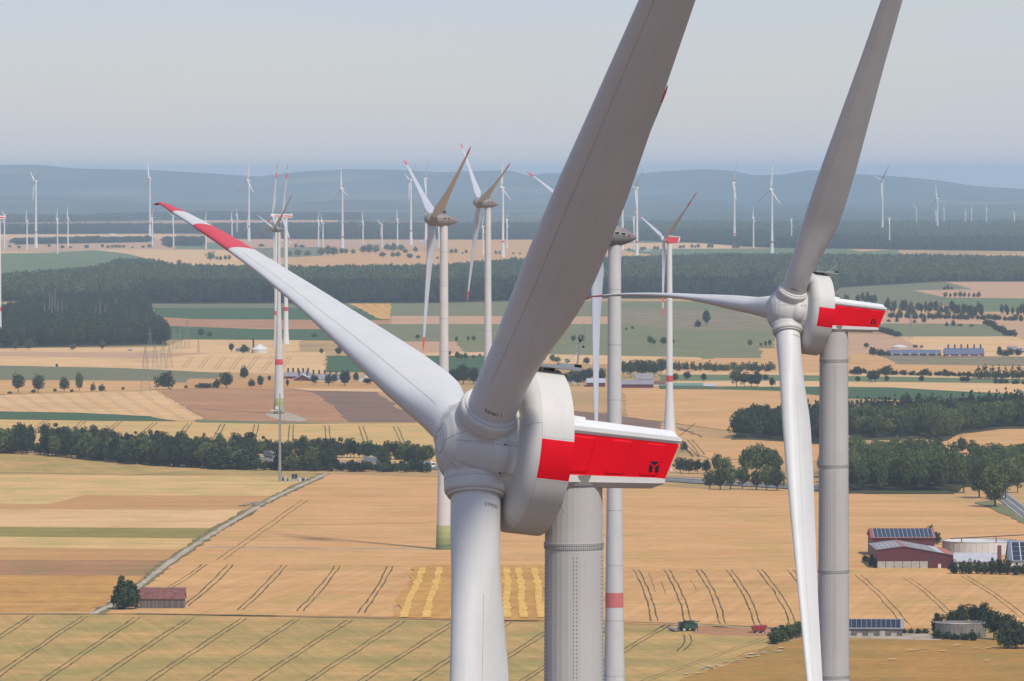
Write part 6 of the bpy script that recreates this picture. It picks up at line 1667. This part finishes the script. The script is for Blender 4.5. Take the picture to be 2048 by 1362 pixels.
# ------------------------------------------------------------------ masts, pylons, machines, vehicles
p = ground(560, 963)
km = mpp(963)
root = empty('radio_mast', (p.x, p.y, 0)); tag(root, 'tall grey radio mast with antennas beside the gravel track', 'radio mast')
Hm = 146 * km
MB().lathe([(0, .85), (Hm * .5, .68), (Hm, .48)], 18).build('pole', 'galvanised_steel', root, 40)
MB().tube((.75, -.5, .5), (.45, -.35, Hm), .06, n=4).build('cable_ladder', 'dark_metal', root)
MB().tube((0, 0, Hm), (0, 0, Hm + 7), .14, .10, 6).tube((0, 0, Hm + 5.6), (0, 0, Hm + 8.2), .22, n=6).build('top_antenna', 'dark_metal', root)
MB().lathe([(Hm - 1.6, 1.7), (Hm - 1.45, 1.7)], 20).build('platform', 'galvanised_steel', root)
for k in range(10):
    a = k * 2 * math.pi / 10
    MB().tube((1.65 * math.cos(a), 1.65 * math.sin(a), Hm - 1.5), (1.65 * math.cos(a), 1.65 * math.sin(a), Hm + 1.2), .05, n=4).build('rail_post', 'galvanised_steel', root)
for k, (a, z_) in enumerate(((-1.2, .8), (-.3, -.6), (-2.0, -.3), (.6, .4), (-2.6, 1.0))):
    MB().box((1.9 * math.cos(a), 1.9 * math.sin(a), Hm - .4 + z_), (.35, .3, 2.0), a).build('panel_antenna', 'white_paint', root)
MB().lathe([(0, .05), (.25, .9), (.5, 1.05), (.5, .02)], 18).build('dish', 'white_paint', root, 50, Matrix.Translation((-1.5, -1.2, Hm + .6)) @ Matrix.Rotation(R_(100), 4, 'X'))
MB().tube((-1.2, -1.0, Hm - 1.2), (-4.8, -1.4, Hm - .9), .25, n=6).build('side_boom', 'white_paint', root)
for i, (u, w, h, lab) in enumerate(((565, 2.2, 2.6, 'small grey cabinet at the foot of the radio mast'), (575, 1.6, 2.0, 'second small cabinet right of the mast foot'), (605, 3.6, 2.2, 'white container at the track by the mast'))):
    q = ground(u, 963); rt = empty('equipment_cabinet', (q.x, q.y, 0)); tag(rt, lab, 'cabinet')
    MB().box((0, 0, h / 2), (w, 1.4, h)).build('body', 'cabinet_grey' if i < 2 else 'white_paint', rt)
    MB().box((0, 0, h + .06), (w + .2, 1.6, .12)).build('lid', 'fibre_cement', rt); MB().box((w * .1, -.73, h * .5), (w * .5, .04, h * .7)).build('door', 'dark_metal', rt)
q = ground(589, 963); rt = empty('solar_array', (q.x, q.y, 0)); tag(rt, 'pair of small solar panels on a stand by the mast', 'solar array')
for sx in (-.85, .85): MB().hexa([(sx - .8, -.2, 1.9), (sx + .8, -.2, 1.9), (sx + .8, .1, 1.95), (sx - .8, .1, 1.95)], [(sx - .8, .7, 3.9), (sx + .8, .7, 3.9), (sx + .8, .8, 3.85), (sx - .8, .8, 3.85)]).build('solar_panel', 'solar_glass', rt)
MB().box((0, .6, 1.0), (3.2, .8, 2.0)).build('base', 'cabinet_grey', rt)
fence = empty('fence', (q.x, q.y, 0)); tag(fence, 'low post fence around the mast compound', 'fence')
for i in range(9):
    x = -7.5 + i * 2.0; MB().box((x, -1.6, .8), (.12, .12, 1.6)).build('post', 'dark_metal', fence)
for z_ in (.6, 1.3): MB().box((.5, -1.6, z_), (16.2, .05, .06)).build('wire', 'dark_metal', fence)

def pylon(u, v, hpx, label, arms=2, wide=1.0, thick=.08):
    k = mpp(v); p = ground(u, v); H = hpx * k
    root = empty('pylon', (p.x, p.y, 0), R_(12)); tag(root, label, 'pylon', 'power pylons near the left forest')
    m = MB(); b0, b1 = H * .085 * wide, H * .02
    lv = [0, .12, .24, .36, .47, .57, .66, .74, .81, .88, .94, 1.0]
    half = lambda t: b0 * (1 - t) ** 1.35 + b1 * min(1, (1.02 - t) * 4)
    for t0, t1 in zip(lv[:-1], lv[1:]):
        h0, h1 = half(t0), half(t1)
        c0 = [(sx * h0, sy * h0, t0 * H) for sx, sy in ((-1, -1), (1, -1), (1, 1), (-1, 1))]; c1 = [(sx * h1, sy * h1, t1 * H) for sx, sy in ((-1, -1), (1, -1), (1, 1), (-1, 1))]
        for i in range(4):
            m.tube(c0[i], c1[i], thick, n=4, caps=False); m.tube(c0[i], c1[(i + 1) % 4], thick * .6, n=3, caps=False); m.tube(c0[(i + 1) % 4], c1[i], thick * .6, n=3, caps=False)
    o = m.build('lattice_mast', 'pylon_steel', root)
    for j in range(arms):
        z_ = H * (.64 + .17 * j); w = H * (.155 - .02 * j)
        a = MB()
        for s in (-1, 1):
            a.tube((0, -.3, z_), (s * w, 0, z_), thick, n=4); a.tube((0, .3, z_), (s * w, 0, z_), thick, n=4); a.tube((0, 0, z_ + H * .035), (s * w, 0, z_), thick * .8, n=4)
        a.build('cross_arm', 'galvanised_steel', root)
        for s in (-1, -.55, .55, 1): MB().tube((s * w, 0, z_), (s * w, 0, z_ - H * .03), .12, n=5).build('insulator', 'dark_metal', root)
pylon(291, 785, 97, 'nearest lattice pylon with two cross arms beside the big round tree', 2, 1.0, .10)
pylon(310, 739, 56, 'slim pylon just right of the nearest one', 1, 1.1); pylon(326, 739, 60, 'second slim pylon right of the nearest one', 1, 1.1); pylon(339, 736, 50, 'stubby pylon with a wide base', 0, 1.5)
pylon(349, 700, 44, 'distant pylon in front of the left forest edge', 1); pylon(360, 697, 42, 'distant thin pylon in the pale wheat', 1); pylon(374, 697, 64, 'tallest distant pylon in the pale wheat', 1, .8); pylon(397, 705, 26, 'lone small pylon in the pale wheat', 0)
pylon(300, 694, 40, 'distant pylon against the forest', 1)
pylon(1821, 680, 55, 'thin lattice mast right of the second turbine tail', 0, .55, .10)

def wheel(root, x, y, r, w):
    t = MB().tube((x, y - w / 2, r), (x, y + w / 2, r), r, n=16).build('wheel', 'rubber', root, 40)
    MB().tube((x, y - w / 2 - .03, r), (x, y + w / 2 + .03, r), r * .5, n=12).build('rim', 'cabinet_grey', t, 40)
# combine harvester
p = ground(1371, 1264); root = empty('combine_harvester', (p.x, p.y, 0), R_(18)); tag(root, 'green combine harvester cutting the field edge', 'combine harvester')
MB().hexa([(-1.2, -1.5, 1.2), (4.4, -1.5, 1.4), (4.4, 1.5, 1.4), (-1.2, 1.5, 1.2)], [(-1.0, -1.5, 3.3), (4.0, -1.5, 3.2), (4.0, 1.5, 3.2), (-1.0, 1.5, 3.3)]).build('body', 'harvester_green', root)
MB().hexa([(-.2, -1.3, 3.3), (2.8, -1.3, 3.3), (2.8, 1.3, 3.3), (-.2, 1.3, 3.3)], [(-.6, -1.6, 4.1), (3.2, -1.6, 4.1), (3.2, 1.6, 4.1), (-.6, 1.6, 4.1)]).build('grain_tank', 'tractor_dark', root)
MB().hexa([(-2.6, -1.0, 1.7), (-1.05, -1.0, 1.7), (-1.05, 1.0, 1.7), (-2.6, 1.0, 1.7)], [(-2.4, -1.0, 3.6), (-1.05, -1.0, 3.6), (-1.05, 1.0, 3.6), (-2.4, 1.0, 3.6)]).build('cab', 'window_glass_dark', root)
MB().box((-1.75, 0, 3.68), (1.7, 2.2, .14)).build('cab_roof', 'harvester_green', root)
MB().hexa([(-4.6, -3.6, .2), (-3.5, -3.6, .2), (-3.5, 3.6, .2), (-4.6, 3.6, .2)], [(-4.3, -3.6, 1.4), (-3.5, -3.6, 1.3), (-3.5, 3.6, 1.3), (-4.3, 3.6, 1.4)]).build('header', 'brown_boards', root)
MB().tube((-4.9, -3.5, 1.1), (-4.9, 3.5, 1.1), .55, n=8).build('reel', 'fibre_cement', root)
MB().tube((-3.6, 0, .9), (-1.2, 0, 1.8), .5, n=6).build('feeder', 'harvester_green', root)
MB().tube((1.0, -1.7, 3.6), (4.6, -2.2, 3.9), .2, n=8).build('unloading_pipe', 'harvester_green', root)
for x, r in ((-1.2, 1.0), (3.4, .65)):
    for y in (-1.7, 1.7): wheel(root, x, y, r, .6)
# tractor and red trailer
p = ground(1560, 1267); root = empty('tractor', (p.x, p.y, 0), R_(200)); tag(root, 'dark tractor standing at the clipped hedge', 'tractor')
MB().hexa([(.2, -.5, .9), (2.9, -.45, .9), (2.9, .45, .9), (.2, .5, .9)], [(.2, -.5, 1.9), (2.8, -.4, 1.7), (2.8, .4, 1.7), (.2, .5, 1.9)]).build('hood', 'harvester_green', root)
MB().hexa([(-1.5, -.85, 1.2), (.3, -.75, 1.2), (.3, .75, 1.2), (-1.5, .85, 1.2)], [(-1.3, -.8, 2.9), (.1, -.7, 2.9), (.1, .7, 2.9), (-1.3, .8, 2.9)]).build('cab', 'window_glass_dark', root)
MB().box((-.6, 0, 2.97), (1.7, 1.8, .14)).build('cab_roof', 'tractor_dark', root)
MB().tube((.6, -.55, 1.7), (.6, -.55, 2.9), .07, n=6).build('exhaust', 'dark_metal', root)
for x, y, r in ((-.9, -1.0, .95), (-.9, 1.0, .95), (2.2, -.85, .68), (2.2, .85, .68)): wheel(root, x, y, r, .5)
p = ground(1518, 1268); root = empty('grain_trailer', (p.x, p.y, 0), R_(16)); tag(root, 'red grain trailer on the cut strip', 'trailer')
MB().hexa([(-2.2, -1.0, 1.3), (2.2, -1.0, 1.3), (2.2, 1.0, 1.3), (-2.2, 1.0, 1.3)], [(-2.7, -1.25, 3.0), (2.7, -1.25, 3.2), (2.7, 1.25, 3.2), (-2.7, 1.25, 3.0)]).build('bin', 'trailer_red', root)
for x in (-1.6, -.6, .5, 1.6): MB().box((x, -1.16, 2.15), (.12, .12, 1.7)).build('rib', 'trailer_red', root)
MB().box((0, 0, 1.1), (5.0, .9, .25)).build('chassis', 'white_wall', root); MB().tube((-2.5, 0, 1.0), (-4.2, 0, .7), .12, n=6).build('drawbar', 'dark_metal', root)
for x in (-1.2, 1.2):
    for y in (-1.0, 1.0): wheel(root, x, y, .6, .45)
# lorries and cars on the motorway
def on_road(u, off):
    v = interp(mw, u); p = ground(u, v, zr); q = ground(u + 6, interp(mw, u + 6), zr); d = (q - p); ang = math.atan2(d.y, d.x)
    return p + Vector((-d.y, d.x, 0)).normalized() * off, ang
def lorry(u, off, mat, label, L=13.6):
    p, a = on_road(u, off); root = empty('lorry', p, a); tag(root, label, 'lorry', 'vehicles on the motorway')
    MB().box((0, 0, 2.55), (L, 2.5, 2.75)).build('trailer_box', mat, root)
    for k in range(9): MB().box((-L / 2 + (k + .5) * L / 9, -1.27, 2.55), (.08, .06, 2.7)).build('side_rib', 'galvanised_steel', root)
    MB().hexa([(L / 2 + .5, -1.2, .8), (L / 2 + 2.6, -1.2, .8), (L / 2 + 2.6, 1.2, .8), (L / 2 + .5, 1.2, .8)], [(L / 2 + .5, -1.2, 3.6), (L / 2 + 2.3, -1.2, 3.5), (L / 2 + 2.3, 1.2, 3.5), (L / 2 + .5, 1.2, 3.6)]).build('cab', 'white_paint', root)
    MB().box((L / 2 + 2.5, 0, 2.5), (.12, 2.1, .9)).build('windscreen', 'window_glass_dark', root)
    MB().box((0, 0, 1.05), (L, 1.2, .25)).build('chassis', 'dark_metal', root)
    for x in (-L / 2 + 1.5, -L / 2 + 2.8, -L / 2 + 4.1, L / 2 - .6, L / 2 + 1.6):
        for y in (-1.05, 1.05): wheel(root, x, y, .5, .3)
def car(u, off, mat, label):
    p, a = on_road(u, off); root = empty('car', p, a); tag(root, label, 'car', 'vehicles on the motorway')
    body = [(-2.2, .35), (-2.25, .8), (-1.9, .95), (.9, .92), (2.0, .75), (2.2, .5), (2.15, .35)]
    m = MB().loft([[(x, -.88, z) for x, z in body], [(x, .88, z) for x, z in body]]); m.build('body', mat, root)
    cab_ = [(-1.7, .93), (-1.2, 1.42), (.2, 1.45), (1.0, .92)]
    MB().loft([[(x, -.76, z) for x, z in cab_], [(x, .76, z) for x, z in cab_]]).build('windows', 'window_glass_dark', root)
    MB().box((-.5, 0, 1.45), (1.5, 1.4, .05)).build('roof', mat, root)
    for x in (-1.35, 1.35):
        for y in (-.82, .82): wheel(root, x, y, .33, .22)
lorry(731, 5.5, 'cabinet_grey', 'grey lorry trailer on the motorway behind trees')
lorry(868, -5.5, 'white_paint', 'white lorry on the motorway just left of the nearest hub', 7)
lorry(4, 5.5, 'green_sheet', 'green lorry at the left end of the motorway')
lorry(520, 6, 'fibre_cement', 'grey lorry seen through a gap in the motorway trees', 7)
car(517, -6, 'white_paint', 'white car in the gap left of the radio mast'); car(543, 4, 'trailer_red', 'red car left of the radio mast'); car(552, 8, 'white_paint', 'white car just left of the radio mast'); car(577, -4, 'white_paint', 'white car just right of the radio mast')
for u, lab in ((188, 'white car glimpsed through the left motorway trees'), (262, 'pale car glimpsed through the dense motorway trees'), (318, 'white car low in the dense motorway trees'), (395, 'pale car behind the middle of the tree belt')): car(u, -5, 'white_paint', lab)
# stone heap beside the track
sh = empty('stone_heap', ground(512, 1010)); tag(sh, 'long heap of field stones beside the gravel track', 'stone heap')
hr = random.Random(3)
for i in range(60):
    x, y = hr.uniform(-6, 6), hr.uniform(-18, 18); r = hr.uniform(.35, .8)
    prof_ = [(-.3 * r, .6 * r), (.3 * r, r), (.8 * r, .6 * r), (1.0 * r, .05)]
    m = MB().lathe(prof_, 6); o = m.build('stone', 'stone_heap', sh); o.location = (x + y * .15, y, max(0, 1.0 - abs(x) * .15)); o.rotation_euler = (hr.uniform(-.4, .4), hr.uniform(-.4, .4), hr.uniform(0, 6))
# ------------------------------------------------------------------ the hazy air
HAZE = 3.3e-5
hm = bpy.data.materials.new('haze_air'); hm.use_nodes = True
hn, hl = hm.node_tree.nodes, hm.node_tree.links
hn.remove(hn['Principled BSDF'])
pv = hn.new('ShaderNodeVolumePrincipled')
pv.inputs['Color'].default_value = (0.59, 0.80, 1.0, 1)
pv.inputs['Density'].default_value = HAZE
pv.inputs['Anisotropy'].default_value = 0.0
hl.new(pv.outputs['Volume'], hn['Material Output'].inputs['Volume'])
hz = MB().box((0, 35500, 118.5), (88000, 73000, 241)).build('haze', hm)
tag(hz, 'pale blue summer haze over the plain', 'haze', None, 'stuff')
